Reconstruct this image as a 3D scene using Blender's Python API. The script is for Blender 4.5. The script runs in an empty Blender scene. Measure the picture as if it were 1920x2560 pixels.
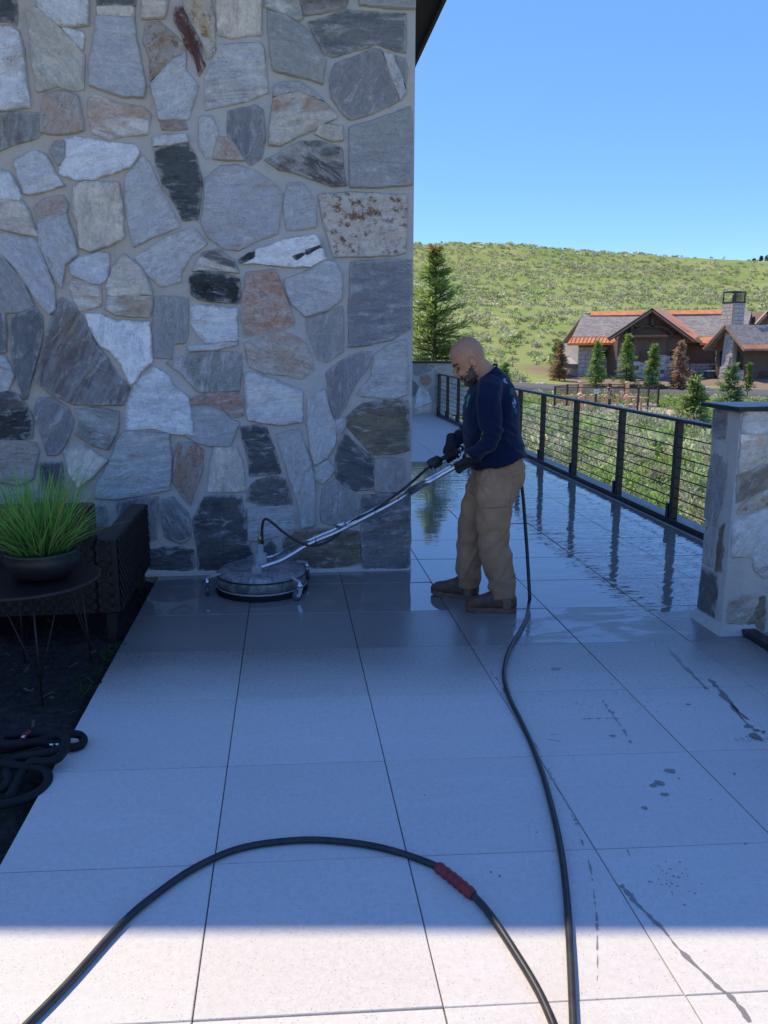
import bpy, bmesh, math, random
import numpy as np
from mathutils import Vector, Matrix, noise
random.seed(7); RNG = np.random.default_rng(7)
SC = bpy.context.scene
COL = SC.collection
rad = math.radians

# ---------------------------------------------------------------- camera
# calibrated on the photograph (1920 x 2560 px): focal length in px, pitch, yaw, roll, height
FPX, PITCH, YAW, ROLL, EYE = 2033.2, .2022, .1184, -.00234, 1.5966
def _basis():
    cy, sy, cp, sp = math.cos(YAW), math.sin(YAW), math.cos(PITCH), math.sin(PITCH)
    fwd = np.array([sy*cp, cy*cp, -sp]); right = np.array([cy, -sy, 0.]); down = np.cross(fwd, right)
    c, s = math.cos(ROLL), math.sin(ROLL)
    return np.array([c*right+s*down, -s*right+c*down, fwd])
CM = _basis(); EYEP = np.array([0, 0, EYE])
cam_data = bpy.data.cameras.new('camera'); cam = bpy.data.objects.new('camera', cam_data); COL.objects.link(cam)
cam_data.sensor_fit = 'HORIZONTAL'; cam_data.sensor_width = 36; cam_data.lens = FPX/1920*36
cam_data.clip_start = .05; cam_data.clip_end = 5000
m = Matrix.Identity(4)
for i in range(3):
    m[i][0] = CM[0][i]; m[i][1] = -CM[1][i]; m[i][2] = -CM[2][i]
m.translation = (0, 0, EYE); cam.matrix_world = m
SC.camera = cam

# ---------------------------------------------------------------- world, sun, exposure
SUNV = Vector((-.45, .567, 1.0)).normalized()          # towards the sun: high, ahead and to the left
world = bpy.data.worlds.new('World'); SC.world = world; world.use_nodes = True
nt = world.node_tree; nt.nodes.clear()
sky = nt.nodes.new('ShaderNodeTexSky'); sky.sky_type = 'NISHITA'; sky.sun_disc = False
sky.sun_elevation = math.asin(SUNV.z); sky.sun_rotation = math.atan2(SUNV.x, SUNV.y)
sky.altitude = 2100; sky.air_density = 1.05; sky.dust_density = 0; sky.ozone_density = 5
bg = nt.nodes.new('ShaderNodeBackground'); bg.inputs['Strength'].default_value = .1
wo = nt.nodes.new('ShaderNodeOutputWorld')
# the phone's even, deep blue: softer brightness range and deeper colour, the same over the whole sky
spx = nt.nodes.new('ShaderNodeSeparateXYZ'); mx1 = nt.nodes.new('ShaderNodeMath'); mx1.operation = 'MAXIMUM'; mx2 = nt.nodes.new('ShaderNodeMath'); mx2.operation = 'MAXIMUM'
dv = nt.nodes.new('ShaderNodeVectorMath'); dv.operation = 'DIVIDE'; gm = nt.nodes.new('ShaderNodeGamma'); gm.inputs['Gamma'].default_value = 1.36; sc_ = nt.nodes.new('ShaderNodeVectorMath'); sc_.operation = 'SCALE'
cbx = nt.nodes.new('ShaderNodeCombineXYZ'); L_ = nt.links.new
L_(sky.outputs[0], spx.inputs[0]); L_(spx.outputs[0], mx1.inputs[0]); L_(spx.outputs[1], mx1.inputs[1]); L_(mx1.outputs[0], mx2.inputs[0]); L_(spx.outputs[2], mx2.inputs[1])
for k in range(3): L_(mx2.outputs[0], cbx.inputs[k])
L_(sky.outputs[0], dv.inputs[0]); L_(cbx.outputs[0], dv.inputs[1]); L_(dv.outputs[0], gm.inputs[0]); L_(gm.outputs[0], sc_.inputs[0]); pw_ = nt.nodes.new('ShaderNodeMath'); pw_.operation = 'POWER'; pw_.inputs[1].default_value = .4; ml_ = nt.nodes.new('ShaderNodeMath'); ml_.operation = 'MULTIPLY'; ml_.inputs[1].default_value = 2.32
L_(mx2.outputs[0], pw_.inputs[0]); L_(pw_.outputs[0], ml_.inputs[0]); L_(ml_.outputs[0], sc_.inputs['Scale']); L_(sc_.outputs[0], bg.inputs['Color'])
nt.links.new(bg.outputs[0], wo.inputs['Surface'])
sun_d = bpy.data.lights.new('sun', 'SUN'); sun_d.energy = 2.1; sun_d.angle = rad(.53); sun_d.color = (1, .87, .66)
sun = bpy.data.objects.new('sun', sun_d); COL.objects.link(sun)
sun.rotation_euler = SUNV.to_track_quat('Z', 'Y').to_euler(); sun.location = (0, 0, 30)
vs = SC.view_settings; vs.view_transform = 'Standard'; vs.look = 'None'; vs.gamma = 1; vs.use_curve_mapping = False
vs.exposure = 1.4

# ---------------------------------------------------------------- photo pixel -> place
def ray(x, y): return np.array([(x-960)/FPX, (y-1280)/FPX, 1.]) @ CM
def G(x, y, z=0.):                                     # on a level surface
    r = ray(x, y); return EYEP + r*(z-EYE)/r[2]
def YP(x, y, Y):                                       # on the upright plane Y = const
    r = ray(x, y); return EYEP + r*Y/r[1]
def XP(x, y, X):
    r = ray(x, y); return EYEP + r*X/r[0]

# ---------------------------------------------------------------- helpers
def tag(o, label=None, cat=None, group=None, kind=None):
    if label: o['label'] = label
    if cat: o['category'] = cat
    if group: o['group'] = group
    if kind: o['kind'] = kind
    return o
def thing(name, label, cat, loc=(0, 0, 0), group=None):
    o = bpy.data.objects.new(name, None); COL.objects.link(o); o.location = loc
    o.empty_display_size = .1
    return tag(o, label, cat, group)
def link(name, me, mat=None, parent=None, smooth=False):
    if mat is not None and len(me.materials) == 0: me.materials.append(mat)
    if smooth: me.polygons.foreach_set('use_smooth', np.ones(len(me.polygons), bool))
    o = bpy.data.objects.new(name, me); COL.objects.link(o)
    if parent is not None: setp(o, parent)
    return o
def wmat(o):
    return wmat(o.parent) @ o.matrix_basis if o.parent else o.matrix_basis.copy()
def setp(o, parent):                                   # meshes are written in world space: keep them there
    o.parent = parent; o.matrix_parent_inverse = Matrix.Identity(4)
    o.matrix_basis = wmat(parent).inverted() @ o.matrix_basis
def bmobj(name, bm, mat, parent=None, smooth=False):
    me = bpy.data.meshes.new(name); bm.to_mesh(me); bm.free()
    return link(name, me, mat, parent, smooth)
def box(bm, lo, hi, bev=0, M=None):
    r = bmesh.ops.create_cube(bm, size=1.0); vs_ = r['verts']
    lo, hi = Vector(lo), Vector(hi); c, s = (lo+hi)/2, hi-lo
    for v in vs_: v.co = Vector((c.x+v.co.x*s.x, c.y+v.co.y*s.y, c.z+v.co.z*s.z))
    if bev:
        es = list({e for v in vs_ for e in v.link_edges})
        r = bmesh.ops.bevel(bm, geom=es, offset=bev, segments=1, affect='EDGES')
        vs_ = list({v for f in r['faces'] for v in f.verts} | {v for v in vs_ if v.is_valid})
    if M is not None:
        for v in vs_: v.co = M @ v.co
def boxo(name, lo, hi, mat, parent=None, bev=0, M=None):
    bm = bmesh.new(); box(bm, lo, hi, bev, M); return bmobj(name, bm, mat, parent)
def frame_of(d):
    d = Vector(d).normalized(); a = Vector((0, 0, 1)) if abs(d.z) < .9 else Vector((0, 1, 0))
    x = a.cross(d).normalized(); return x, d.cross(x)
def tube(bm, pts, r, seg=8, caps=True):
    pts = [Vector(p) for p in pts]; n = len(pts)
    rs = r if hasattr(r, '__len__') else [r]*n
    rings = []; x = None
    for i, p in enumerate(pts):
        d = (pts[min(i+1, n-1)]-pts[max(i-1, 0)]).normalized()
        if x is None: x, y = frame_of(d)
        else:
            x = (x - d*x.dot(d)).normalized(); y = d.cross(x)
        rings.append([bm.verts.new(p + (x*math.cos(2*math.pi*k/seg)+y*math.sin(2*math.pi*k/seg))*rs[i]) for k in range(seg)])
    for a, b in zip(rings, rings[1:]):
        for k in range(seg): bm.faces.new((a[k], a[(k+1) % seg], b[(k+1) % seg], b[k]))
    if caps: bm.faces.new(rings[0][::-1]); bm.faces.new(rings[-1])
def tubeo(name, pts, r, mat, parent=None, seg=8):
    bm = bmesh.new(); tube(bm, pts, r, seg); return bmobj(name, bm, mat, parent, True)
def smooth_path(pts, n=10):                            # Catmull-Rom
    P = [np.array(p, float) for p in pts]; P = [2*P[0]-P[1]]+P+[2*P[-1]-P[-2]]; out = []
    for i in range(1, len(P)-2):
        for k in range(n):
            t = k/n; a, b, c, d = P[i-1:i+3]
            out.append(.5*(2*b+(c-a)*t+(2*a-5*b+4*c-d)*t*t+(3*b-a-3*c+d)*t**3))
    out.append(P[-2]); return out
def lathe(bm, prof, c, seg=48):
    c = Vector(c); rings = []
    for r, z in prof:
        rings.append([bm.verts.new(c+Vector((r*math.cos(2*math.pi*k/seg), r*math.sin(2*math.pi*k/seg), z))) for k in range(seg)] if r > 1e-6 else [bm.verts.new(c+Vector((0, 0, z)))])
    for a, b in zip(rings, rings[1:]):
        for k in range(seg):
            if len(a) == 1: bm.faces.new((a[0], b[(k+1) % seg], b[k])) if len(b) > 1 else None
            elif len(b) == 1: bm.faces.new((a[k], a[(k+1) % seg], b[0]))
            else: bm.faces.new((a[k], a[(k+1) % seg], b[(k+1) % seg], b[k]))
    bmesh.ops.recalc_face_normals(bm, faces=bm.faces)
def latheo(name, prof, c, mat, parent=None, seg=48, smooth=True):
    bm = bmesh.new(); lathe(bm, prof, c, seg); return bmobj(name, bm, mat, parent, smooth)
def prism(bm, pts, ex):                                # polygon extruded by a vector
    ex = Vector(ex); a = [bm.verts.new(Vector(p)) for p in pts]; b = [bm.verts.new(Vector(p)+ex) for p in pts]; n = len(a)
    fs = [bm.faces.new(a), bm.faces.new(b[::-1])]
    for k in range(n): fs.append(bm.faces.new((a[(k+1) % n], a[k], b[k], b[(k+1) % n])))
    bmesh.ops.recalc_face_normals(bm, faces=fs)
def prismo(name, pts, ex, mat, parent=None):
    bm = bmesh.new(); prism(bm, pts, ex); return bmobj(name, bm, mat, parent)
def npmesh(name, V, F, colors=None):                   # F: (n,k) array
    me = bpy.data.meshes.new(name); n, k = F.shape
    me.vertices.add(len(V)); me.vertices.foreach_set('co', np.ascontiguousarray(V, np.float32).ravel())
    me.loops.add(n*k); me.loops.foreach_set('vertex_index', np.ascontiguousarray(F, np.int32).ravel())
    me.polygons.add(n); me.polygons.foreach_set('loop_start', np.arange(0, n*k, k, dtype=np.int32))
    me.update(calc_edges=True)
    if colors is not None:
        at = me.color_attributes.new('tone', 'FLOAT_COLOR', 'POINT')
        c = np.ones((len(V), 4), np.float32); c[:, :3] = colors; at.data.foreach_set('color', c.ravel())
    return me

# ---------------------------------------------------------------- materials
MATS = {}
class NB:
    """small node builder"""
    def __init__(s, name):
        s.m = bpy.data.materials.new(name); s.m.use_nodes = True; s.t = s.m.node_tree; s.t.nodes.clear()
        s.out = s.n('ShaderNodeOutputMaterial'); MATS[name] = s.m
    def n(s, ty, **kw):
        nd = s.t.nodes.new(ty)
        for k, v in kw.items(): setattr(nd, k, v)
        return nd
    def l(s, a, b): s.t.links.new(a, b)
    def set(s, sock, v):
        if hasattr(v, 'is_linked') or hasattr(v, 'links'): s.l(v, sock)
        else: sock.default_value = v
    def pos(s): return s.n('ShaderNodeNewGeometry').outputs['Position']
    def objc(s): return s.n('ShaderNodeTexCoord').outputs['Object']
    def map(s, vec, scale=(1, 1, 1), loc=(0, 0, 0), rot=(0, 0, 0)):
        nd = s.n('ShaderNodeMapping'); s.l(vec, nd.inputs[0]); s.set(nd.inputs['Scale'], scale); s.set(nd.inputs['Location'], loc); nd.inputs['Rotation'].default_value = rot
        return nd.outputs[0]
    def noise(s, vec, sc, det=4, rough=.55, dist=0, color=False):
        nd = s.n('ShaderNodeTexNoise'); s.l(vec, nd.inputs['Vector']); nd.inputs['Scale'].default_value = sc; nd.inputs['Detail'].default_value = det
        nd.inputs['Roughness'].default_value = rough; nd.inputs['Distortion'].default_value = dist
        return nd.outputs['Color' if color else 'Fac']
    def vor(s, vec, sc, feature='F1', out='Distance', rand=1):
        nd = s.n('ShaderNodeTexVoronoi', feature=feature); s.l(vec, nd.inputs['Vector']); nd.inputs['Scale'].default_value = sc; nd.inputs['Randomness'].default_value = rand
        return nd.outputs[out]
    def ramp(s, fac, stops):
        nd = s.n('ShaderNodeValToRGB'); s.l(fac, nd.inputs[0]); e = nd.color_ramp.elements
        while len(e) < len(stops): e.new(.5)
        for x, (p, c) in zip(e, stops):
            x.position = p; x.color = (c, c, c, 1) if not hasattr(c, '__len__') else (*c, 1)
        return nd.outputs[0]
    def math(s, op, a, b=0., c=0.):
        nd = s.n('ShaderNodeMath', operation=op)
        s.set(nd.inputs[0], a); s.set(nd.inputs[1], b); s.set(nd.inputs[2], c)
        return nd.outputs[0]
    def smooth(s, v, a, b, lo=0., hi=1.):
        nd = s.n('ShaderNodeMapRange', interpolation_type='SMOOTHSTEP'); s.set(nd.inputs[0], v)
        for i, x in enumerate((a, b, lo, hi)): nd.inputs[i+1].default_value = x
        return nd.outputs[0]
    def mix(s, fac, a, b, mode='MIX'):
        nd = s.n('ShaderNodeMix', data_type='RGBA', blend_type=mode)
        s.set(nd.inputs[0], fac)
        for i, x in ((6, a), (7, b)):
            s.set(nd.inputs[i], (*x, 1) if isinstance(x, (tuple, list)) and len(x) == 3 else x)
        return nd.outputs[2]
    def sep(s, v):
        nd = s.n('ShaderNodeSeparateXYZ'); s.l(v, nd.inputs[0]); return nd.outputs
    def bump(s, h, strength=.3, dist=.01, normal=None):
        nd = s.n('ShaderNodeBump'); s.l(h, nd.inputs['Height']); nd.inputs['Strength'].default_value = strength; nd.inputs['Distance'].default_value = dist
        if normal is not None: s.l(normal, nd.inputs['Normal'])
        return nd.outputs[0]
    def bsdf(s, color, rough=.7, metal=0., normal=None, ior=1.45, spec=None, done=True, **kw):
        b = s.n('ShaderNodeBsdfPrincipled')
        s.set(b.inputs['Base Color'], (*color, 1) if isinstance(color, (tuple, list)) else color)
        s.set(b.inputs['Roughness'], rough); s.set(b.inputs['Metallic'], metal); s.set(b.inputs['IOR'], ior)
        if spec is not None: s.set(b.inputs['Specular IOR Level'], spec)
        if normal is not None: s.l(normal, b.inputs['Normal'])
        for k, v in kw.items(): s.set(b.inputs[k.replace('_', ' ')], v)
        if done: s.l(b.outputs[0], s.out.inputs['Surface'])
        return b.outputs[0]
    def objinfo(s): return s.n('ShaderNodeObjectInfo').outputs
    def attr(s, name, kind='OBJECT', out='Color'):
        nd = s.n('ShaderNodeAttribute', attribute_type=kind, attribute_name=name); return nd.outputs[out]
def scl(b, sock, k): return b.math('MULTIPLY', sock, k)

def plain(name, c, rough=.6, metal=0., var=.25, nsc=12, bump=.15, bdist=.004, grain=None, **kw):
    b = NB(name); v = b.objc()
    if grain: v = b.map(v, grain)
    n = b.noise(v, nsc, 5); n2 = b.noise(v, nsc*6, 3)
    hi = tuple(min(1, x*(1+var)) for x in c); lo = tuple(x*(1-var) for x in c)
    col = b.mix(b.ramp(n, [(.3, 0.), (.7, 1.)]), lo, hi)
    rg = b.math('MULTIPLY_ADD', n, .2, rough-.1)
    b.bsdf(col, rg, metal, b.bump(n2, bump, bdist) if bump else None, **kw)
    return b.m

plain('black_metal', (.018, .02, .023), .38, .0, .2, 9, .05, spec=.6)
plain('dark_metal_cap', (.03, .034, .04), .35, .6, .2, 5, .05)
plain('steel', (.62, .63, .65), .22, 1., .08, 20, .04, .001)
plain('aluminium', (.36, .36, .355), .55, .3, .15, 20, .15)
plain('brass', (.5, .36, .13), .35, 1., .15, 30, .05)
plain('rubber', (.02, .021, .024), .5, 0, .25, 14, .1, .001)
plain('hose_black', (.028, .028, .03), .42, 0, .35, 25, .2, .0008)
plain('red_rubber', (.22, .025, .03), .5, 0, .3, 40, .2, .001)
plain('soffit', (.035, .025, .02), .7, 0, .25, 6, .2, grain=(1, 8, 1))
plain('pot_glaze', (.016, .017, .02), .38, 0, .15, 8, .05)
plain('wicker', (.02, .015, .012), .55, 0, .4, 30, .4, .002)
plain('table_metal', (.035, .025, .022), .5, .3, .3, 60, .6, .003)
plain('bristle', (.008, .008, .009), .8, 0, .2)
plain('glove', (.014, .015, .017), .75, 0, .35, 60, .35, .0015)
plain('concrete', (.36, .35, .33), .8, 0, .18, 7, .3, .004)
plain('bark', (.10, .075, .055), .9, 0, .35, 20, .6, .01, grain=(4, 4, 1))
plain('timber_brown', (.10, .066, .05), .75, 0, .2, 3, .2, .01, grain=(1, 1, 6))
plain('timber_tan', (.40, .25, .15), .7, 0, .15, 3, .2, .01)
plain('stucco_brown', (.16, .105, .075), .85, 0, .12, 2, .2, .01)
plain('copper', (.80, .30, .10), .5, .1, .18, 1.5, .1, .01)
plain('pipe_tan', (.80, .55, .35), .55, 0, .12, 3, .1)
plain('rust_post', (.07, .035, .028), .7, 0, .2, 4, .2)
plain('stone_block', (.50, .46, .42), .85, 0, .25, 1.2, .6, .03)
plain('lodge_mortar', (.40, .37, .34), .9, 0, .15, 3, .3)
plain('window_glass', (.02, .028, .03), .06, 0, .2, 1, 0, ior=1.6)
plain('white_trim', (.7, .7, .68), .6, 0, .08, 3, .05)
plain('lumber_tan', (.45, .32, .22), .7, 0, .2, 5, .2)
plain('ac_grey', (.10, .105, .11), .5, .3, .2, 8, .1)
plain('boot_leather', (.11, .058, .038), .6, 0, .4, 35, .35, .002)
plain('boot_suede', (.21, .16, .115), .8, 0, .3, 35, .35, .002)
plain('boot_sole', (.17, .09, .055), .7, 0, .3, 35, .3, .002)
def sheetmat():
    b = NB('road_asphalt'); v = b.pos()
    n = b.noise(v, .5, 3); n2 = b.noise(v, 30, 3)
    b.bsdf(b.mix(n, (.075, .075, .08), (.12, .12, .125)), .85, 0, b.bump(n2, .3, .01))
    b = NB('shingle'); v = b.map(b.objc(), (2.2, 2.2, 5.5))
    n = b.vor(v, 1.2, out='Color'); n2 = b.noise(b.objc(), 3, 4)
    c = b.mix(b.math('MULTIPLY', b.sep(n)[0], .8), (.25, .21, .18), (.48, .41, .355))
    b.bsdf(b.mix(scl(b, n2, .4), c, (.12, .12, .125)), .9, 0, b.bump(b.vor(v, 1.2), .5, .03))
    b = NB('mesh_screen')     # welded wire mesh of the far enclosure
    d = b.n('ShaderNodeBsdfDiffuse'); d.inputs[0].default_value = (.16, .10, .08, 1); t = b.n('ShaderNodeBsdfTransparent'); mx = b.n('ShaderNodeMixShader')
    v = b.map(b.objc(), (9, 9, 9)); s_ = b.sep(v)
    w1 = b.math('LESS_THAN', b.math('FRACT', s_[0]), .1); w2 = b.math('LESS_THAN', b.math('FRACT', s_[2]), .1)
    b.set(mx.inputs[0], b.math('MAXIMUM', w1, w2)); b.l(t.outputs[0], mx.inputs[1]); b.l(d.outputs[0], mx.inputs[2]); b.l(mx.outputs[0], b.out.inputs[0])
sheetmat()
def stone_mats():
    # natural stone: the object's own colour, a second tone from its 'tint', veins along its local x
    b = NB('fieldstone'); oi = b.objinfo(); off = b.n('ShaderNodeCombineXYZ')
    for i, k in enumerate((37., 53., 71.)): b.set(off.inputs[i], scl(b, oi['Random'], k))
    va = b.n('ShaderNodeVectorMath', operation='ADD'); b.l(b.objc(), va.inputs[0]); b.l(off.outputs[0], va.inputs[1]); v = va.outputs[0]
    st = b.map(v, (2.8, 10, 4)); st2 = b.map(v, (9, 42, 8))
    n1 = b.noise(st, 1., 6, .62, .6); n2 = b.noise(st2, 1., 4, .6, .3); n3 = b.noise(v, 7, 6, .6); n4 = b.noise(v, 75, 4, .65)
    tint = b.attr('tint'); sk = b.attr('streak', out='Fac'); sp = b.attr('speck', out='Fac')
    f1 = b.ramp(n1, [(.43, 0.), (.56, 1.)])
    c = b.mix(b.math('MULTIPLY', f1, sk), oi['Color'], tint)
    blot = b.ramp(n3, [(.42, 0.), (.66, 1.)])
    c = b.mix(b.math('MULTIPLY', blot, .6), c, tint)
    rst = b.math('MULTIPLY', b.ramp(b.noise(b.map(v, (2, 5, 2)), 1.1, 5, .65, .7), [(.55, 0.), (.70, 1.)]), b.math('MULTIPLY', b.math('GREATER_THAN', oi['Random'], .45), .5))
    c = b.mix(rst, c, (.40, .25, .15))
    crk = b.noise(b.map(v, (1.6, 11, 3)), 1.3, 7, .68, 1.2); crk = b.ramp(b.math('ABSOLUTE', b.math('SUBTRACT', crk, .5)), [(.0, 1.), (.018, 0.)])
    c = b.mix(b.math('MULTIPLY', crk, b.math('MULTIPLY', b.ramp(n3, [(.45, 0.), (.6, 1.)]), .7)), c, b.mix(1., c, (.38, .34, .32), 'MULTIPLY'))
    c = b.mix(b.math('MULTIPLY', b.ramp(b.noise(b.map(v, (2.5, 8, 3)), 2.1, 6, .7, .6), [(.55, 0.), (.68, 1.)]), .5), c, (.74, .73, .71))
    c = b.mix(b.math('MULTIPLY', b.ramp(b.noise(v, 22, 6, .7), [(.52, 0.), (.62, 1.)]), sp), c, (.20, .09, .04))
    fine = b.math('MULTIPLY_ADD', n4, .6, .70); fine = b.math('MULTIPLY', fine, b.math('MULTIPLY_ADD', n2, .36, .82)); fine = b.math('MULTIPLY', fine, b.math('MULTIPLY_ADD', b.noise(v, 26, 5, .7), .7, .65))
    g = b.n('ShaderNodeCombineColor')
    for i in range(3): b.set(g.inputs[i], fine)
    c = b.mix(1., c, g.outputs[0], 'MULTIPLY')
    ed = b.attr('edge', 'GEOMETRY', 'Fac'); sm = b.ramp(b.math('ADD', b.math('MULTIPLY', b.noise(v, 16, 5, .65), .9), b.math('MULTIPLY', ed, .34)), [(.64, 0.), (.80, .8)])
    c = b.mix(sm, c, b.mix(n3, (.40, .385, .36), (.50, .47, .43)))
    h = b.math('MULTIPLY_ADD', n2, .35, b.math('MULTIPLY_ADD', n4, .3, b.math('ADD', n1, n3)))
    b.bsdf(c, .78, 0, b.bump(h, 1., .02), spec=.3)
    b = NB('mortar'); v = b.pos(); p_ = v
    n = b.noise(v, 2.6, 6, .6); n2 = b.noise(v, 40, 5, .65); n3 = b.noise(v, 9, 4, .6)
    c = b.mix(b.ramp(n, [(.35, 0.), (.65, 1.)]), (.56, .54, .515), (.66, .605, .53))
    c = b.mix(b.ramp(n3, [(.5, 0.), (.7, .6)]), c, (.48, .48, .48))
    c = b.mix(b.ramp(b.noise(b.map(p_, (1.5, 1, 4)), 5, 6, .7, 1.), [(.5, 0.), (.68, .75)]), c, (.62, .60, .57))
    c = b.mix(b.math('MULTIPLY', b.smooth(b.math('ADD', b.sep(p_)[0], b.math('MULTIPLY_ADD', n, 2.4, -1.2)), -.2, -1.3), .75), c, (.66, .54, .42))
    c = b.mix(b.ramp(b.noise(p_, 3.3, 5, .7, .8), [(.56, 0.), (.72, .55)]), c, (.36, .35, .335))
    c = b.mix(b.math('MULTIPLY', n2, .5), c, (.36, .35, .33))
    b.bsdf(c, .9, 0, b.bump(b.math('MULTIPLY_ADD', n2, .5, n3), .9, .012), spec=.2)
stone_mats()
def tile_mat():
    b = NB('paver'); p = b.pos(); X, Y, Z = b.sep(p); oi = b.objinfo()
    s = b.math('MULTIPLY_ADD', b.math('ADD', X, .2587), .0508, Y)           # distance along the course of the tiles
    nb = b.noise(b.map(p, (1.2, 2.5, 1)), 1.2, 4, .6); fine = b.noise(p, 260, 3, .7); mid = b.noise(p, 70, 4, .7)
    grit = b.ramp(fine, [(.30, 0.), (.44, 1.)]); pits = b.ramp(b.vor(p, 95), [(.10, 0.), (.22, 1.)])
    pitm = b.ramp(b.noise(p, 30, 2), [(.45, 1.), (.6, 0.)])
    tone = b.math('MULTIPLY_ADD', oi['Random'], .09, .93)
    base = b.mix(nb, (.60, .555, .505), (.665, .62, .565)); base = b.mix(b.math('MULTIPLY', grit, .0), base, base)
    base = b.mix(b.math('MULTIPLY_ADD', grit, -.26, .26), base, (.40, .375, .35))
    base = b.mix(b.math('MULTIPLY', b.math('MULTIPLY_ADD', pits, -1, 1), b.math('MULTIPLY', pitm, .7)), base, (.22, .21, .2))
    wisp = b.ramp(b.noise(b.map(p, (1.1, 7, 1), rot=(0, 0, .12)), 1.6, 5, .65, .7), [(.55, 0.), (.72, .35)])
    base = b.mix(wisp, base, (.69, .67, .645))
    gm_ = b.math('MULTIPLY_ADD', b.noise(p, 48, 5, .75), .42, .79); gc_ = b.n('ShaderNodeCombineColor')
    for i in range(3): b.set(gc_.inputs[i], gm_)
    base = b.mix(1., base, gc_.outputs[0], 'MULTIPLY')
    tn = b.n('ShaderNodeCombineColor')
    for i in range(3): b.set(tn.inputs[i], tone)
    base = b.mix(1., base, tn.outputs[0], 'MULTIPLY')
    # damp front of the cleaned part, the dry far end, patchy film between
    damp = b.smooth(b.math('MULTIPLY_ADD', b.math('ADD', b.math('MULTIPLY', mid, 1.1), b.math('MULTIPLY', nb, .5)), .85, s), 3.95, 5.0)
    grow = b.smooth(s, 4.145, 4.165)
    damp = b.math('MAXIMUM', damp, grow)
    far = b.smooth(s, 11.25, 11.33, 1., 0.)
    damp = b.math('MULTIPLY', damp, b.math('MULTIPLY_ADD', far, .8, .2))
    film = b.smooth(s, 4.76, 4.775)
    pn = b.noise(b.map(p, (.7, 1.7, 1)), 2.2, 4, .6, .5)
    patch = b.math('MULTIPLY', b.smooth(b.math('ADD', pn, b.smooth(X, .5, 1.2, -.25, .02)), .5, .58), grow)
    film = b.math('MULTIPLY', b.math('MAXIMUM', film, patch), far)
    col = b.mix(damp, base, b.mix(1., base, (.34, .34, .34), 'MULTIPLY'))
    rg = b.math('MULTIPLY_ADD', damp, -.42, .68)
    rg = b.math('MULTIPLY_ADD', film, b.math('SUBTRACT', .035, rg), rg)
    rip = b.noise(b.map(p, (1.0, 2.6, 1)), 3.2, 2, .5, .3); rip2 = b.noise(b.map(p, (3, 9, 1)), 2.2, 2, .5)
    rr = b.math('MULTIPLY', b.math('MULTIPLY_ADD', rip2, .22, rip), b.smooth(X, 1.2, 2.5, .16, 1.0))
    dry = b.math('MULTIPLY_ADD', b.math('MAXIMUM', film, scl(b, damp, .6)), -1, 1)
    nrm = b.bump(b.math('MULTIPLY', b.math('MULTIPLY_ADD', grit, .5, mid), dry), .5, .0022)
    nrm = b.bump(b.math('MULTIPLY', rr, film), .35, .012, nrm)
    b.bsdf(col, rg, 0, nrm, ior=b.math('MULTIPLY_ADD', film, .5, 1.45))
tile_mat()
plain('pale_stucco', (.62, .59, .54), .9, 0, .06, 3, .3)
plain('paver_joint', (.05, .05, .05), .9, 0, .3, 10, .3)
# ================================================================ terrace floor
SKEW = -.0508; TX0, TY0, TS = -.2587, 1.717, .61
def struct(o): o['kind'] = 'structure'; return o
floor = struct(boxo('terrace_floor', (-.925, 1.0, -.35), (3.40, 19.2, -.012), MATS['paver_joint']))
ay_ = lambda x: TY0-TS+SKEW*(x-TX0)-.004
struct(prismo('terrace_apron', [(-9, -9, -.35), (3.4, -9, -.35), (3.4, ay_(3.4), -.35), (-9, ay_(-9), -.35)], (0, 0, .349), MATS['paver']))
def tile_mesh(w):
    bm = bmesh.new(); g = .0019; bv = .0018
    def ring(ins, z):
        x0, x1, y0, y1 = g+ins, w-g-ins, g+ins, TS-g-ins
        return [bm.verts.new((x, y+SKEW*x, z)) for x, y in ((x0, y0), (x1, y0), (x1, y1), (x0, y1))]
    a, b_, c = ring(0, -.02), ring(0, -bv), ring(bv, 0)
    for r0, r1 in ((a, b_), (b_, c)):
        for k in range(4): bm.faces.new((r0[k], r0[(k+1) % 4], r1[(k+1) % 4], r1[k]))
    bm.faces.new(c)
    me = bpy.data.meshes.new('tile'); bm.to_mesh(me); bm.free(); me.materials.append(MATS['paver']); return me
t_std, t_left = tile_mesh(TS), tile_mesh(.666)
for row in range(-1, 29):
    for c in range(-1, 6):
        if c <= 0 and row >= 7: continue
        x = TX0+TS*c if c >= 0 else TX0-.666
        o = bpy.data.objects.new('tile', t_left if c < 0 else t_std); COL.objects.link(o)
        o.location = (x, TY0+TS*row+SKEW*(x-TX0), RNG.normal(0, .0004))
        o.rotation_euler = (rad(RNG.normal(0, .10)), rad(RNG.normal(0, .10)), 0)
        setp(o, floor)
# outer coping and the retaining base under it
struct(boxo('terrace_coping', (3.404, 4.42, -.30), (3.80, 19.2, -.03), MATS['concrete'], None, .006))
struct(boxo('terrace_base', (-.9, 1.2, -3.2), (3.72, 19.1, -.352), MATS['concrete']))
struct(boxo('terrace_base', (-9, -9, -3.2), (3.3, 1.18, -.352), MATS['concrete']))

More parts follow.
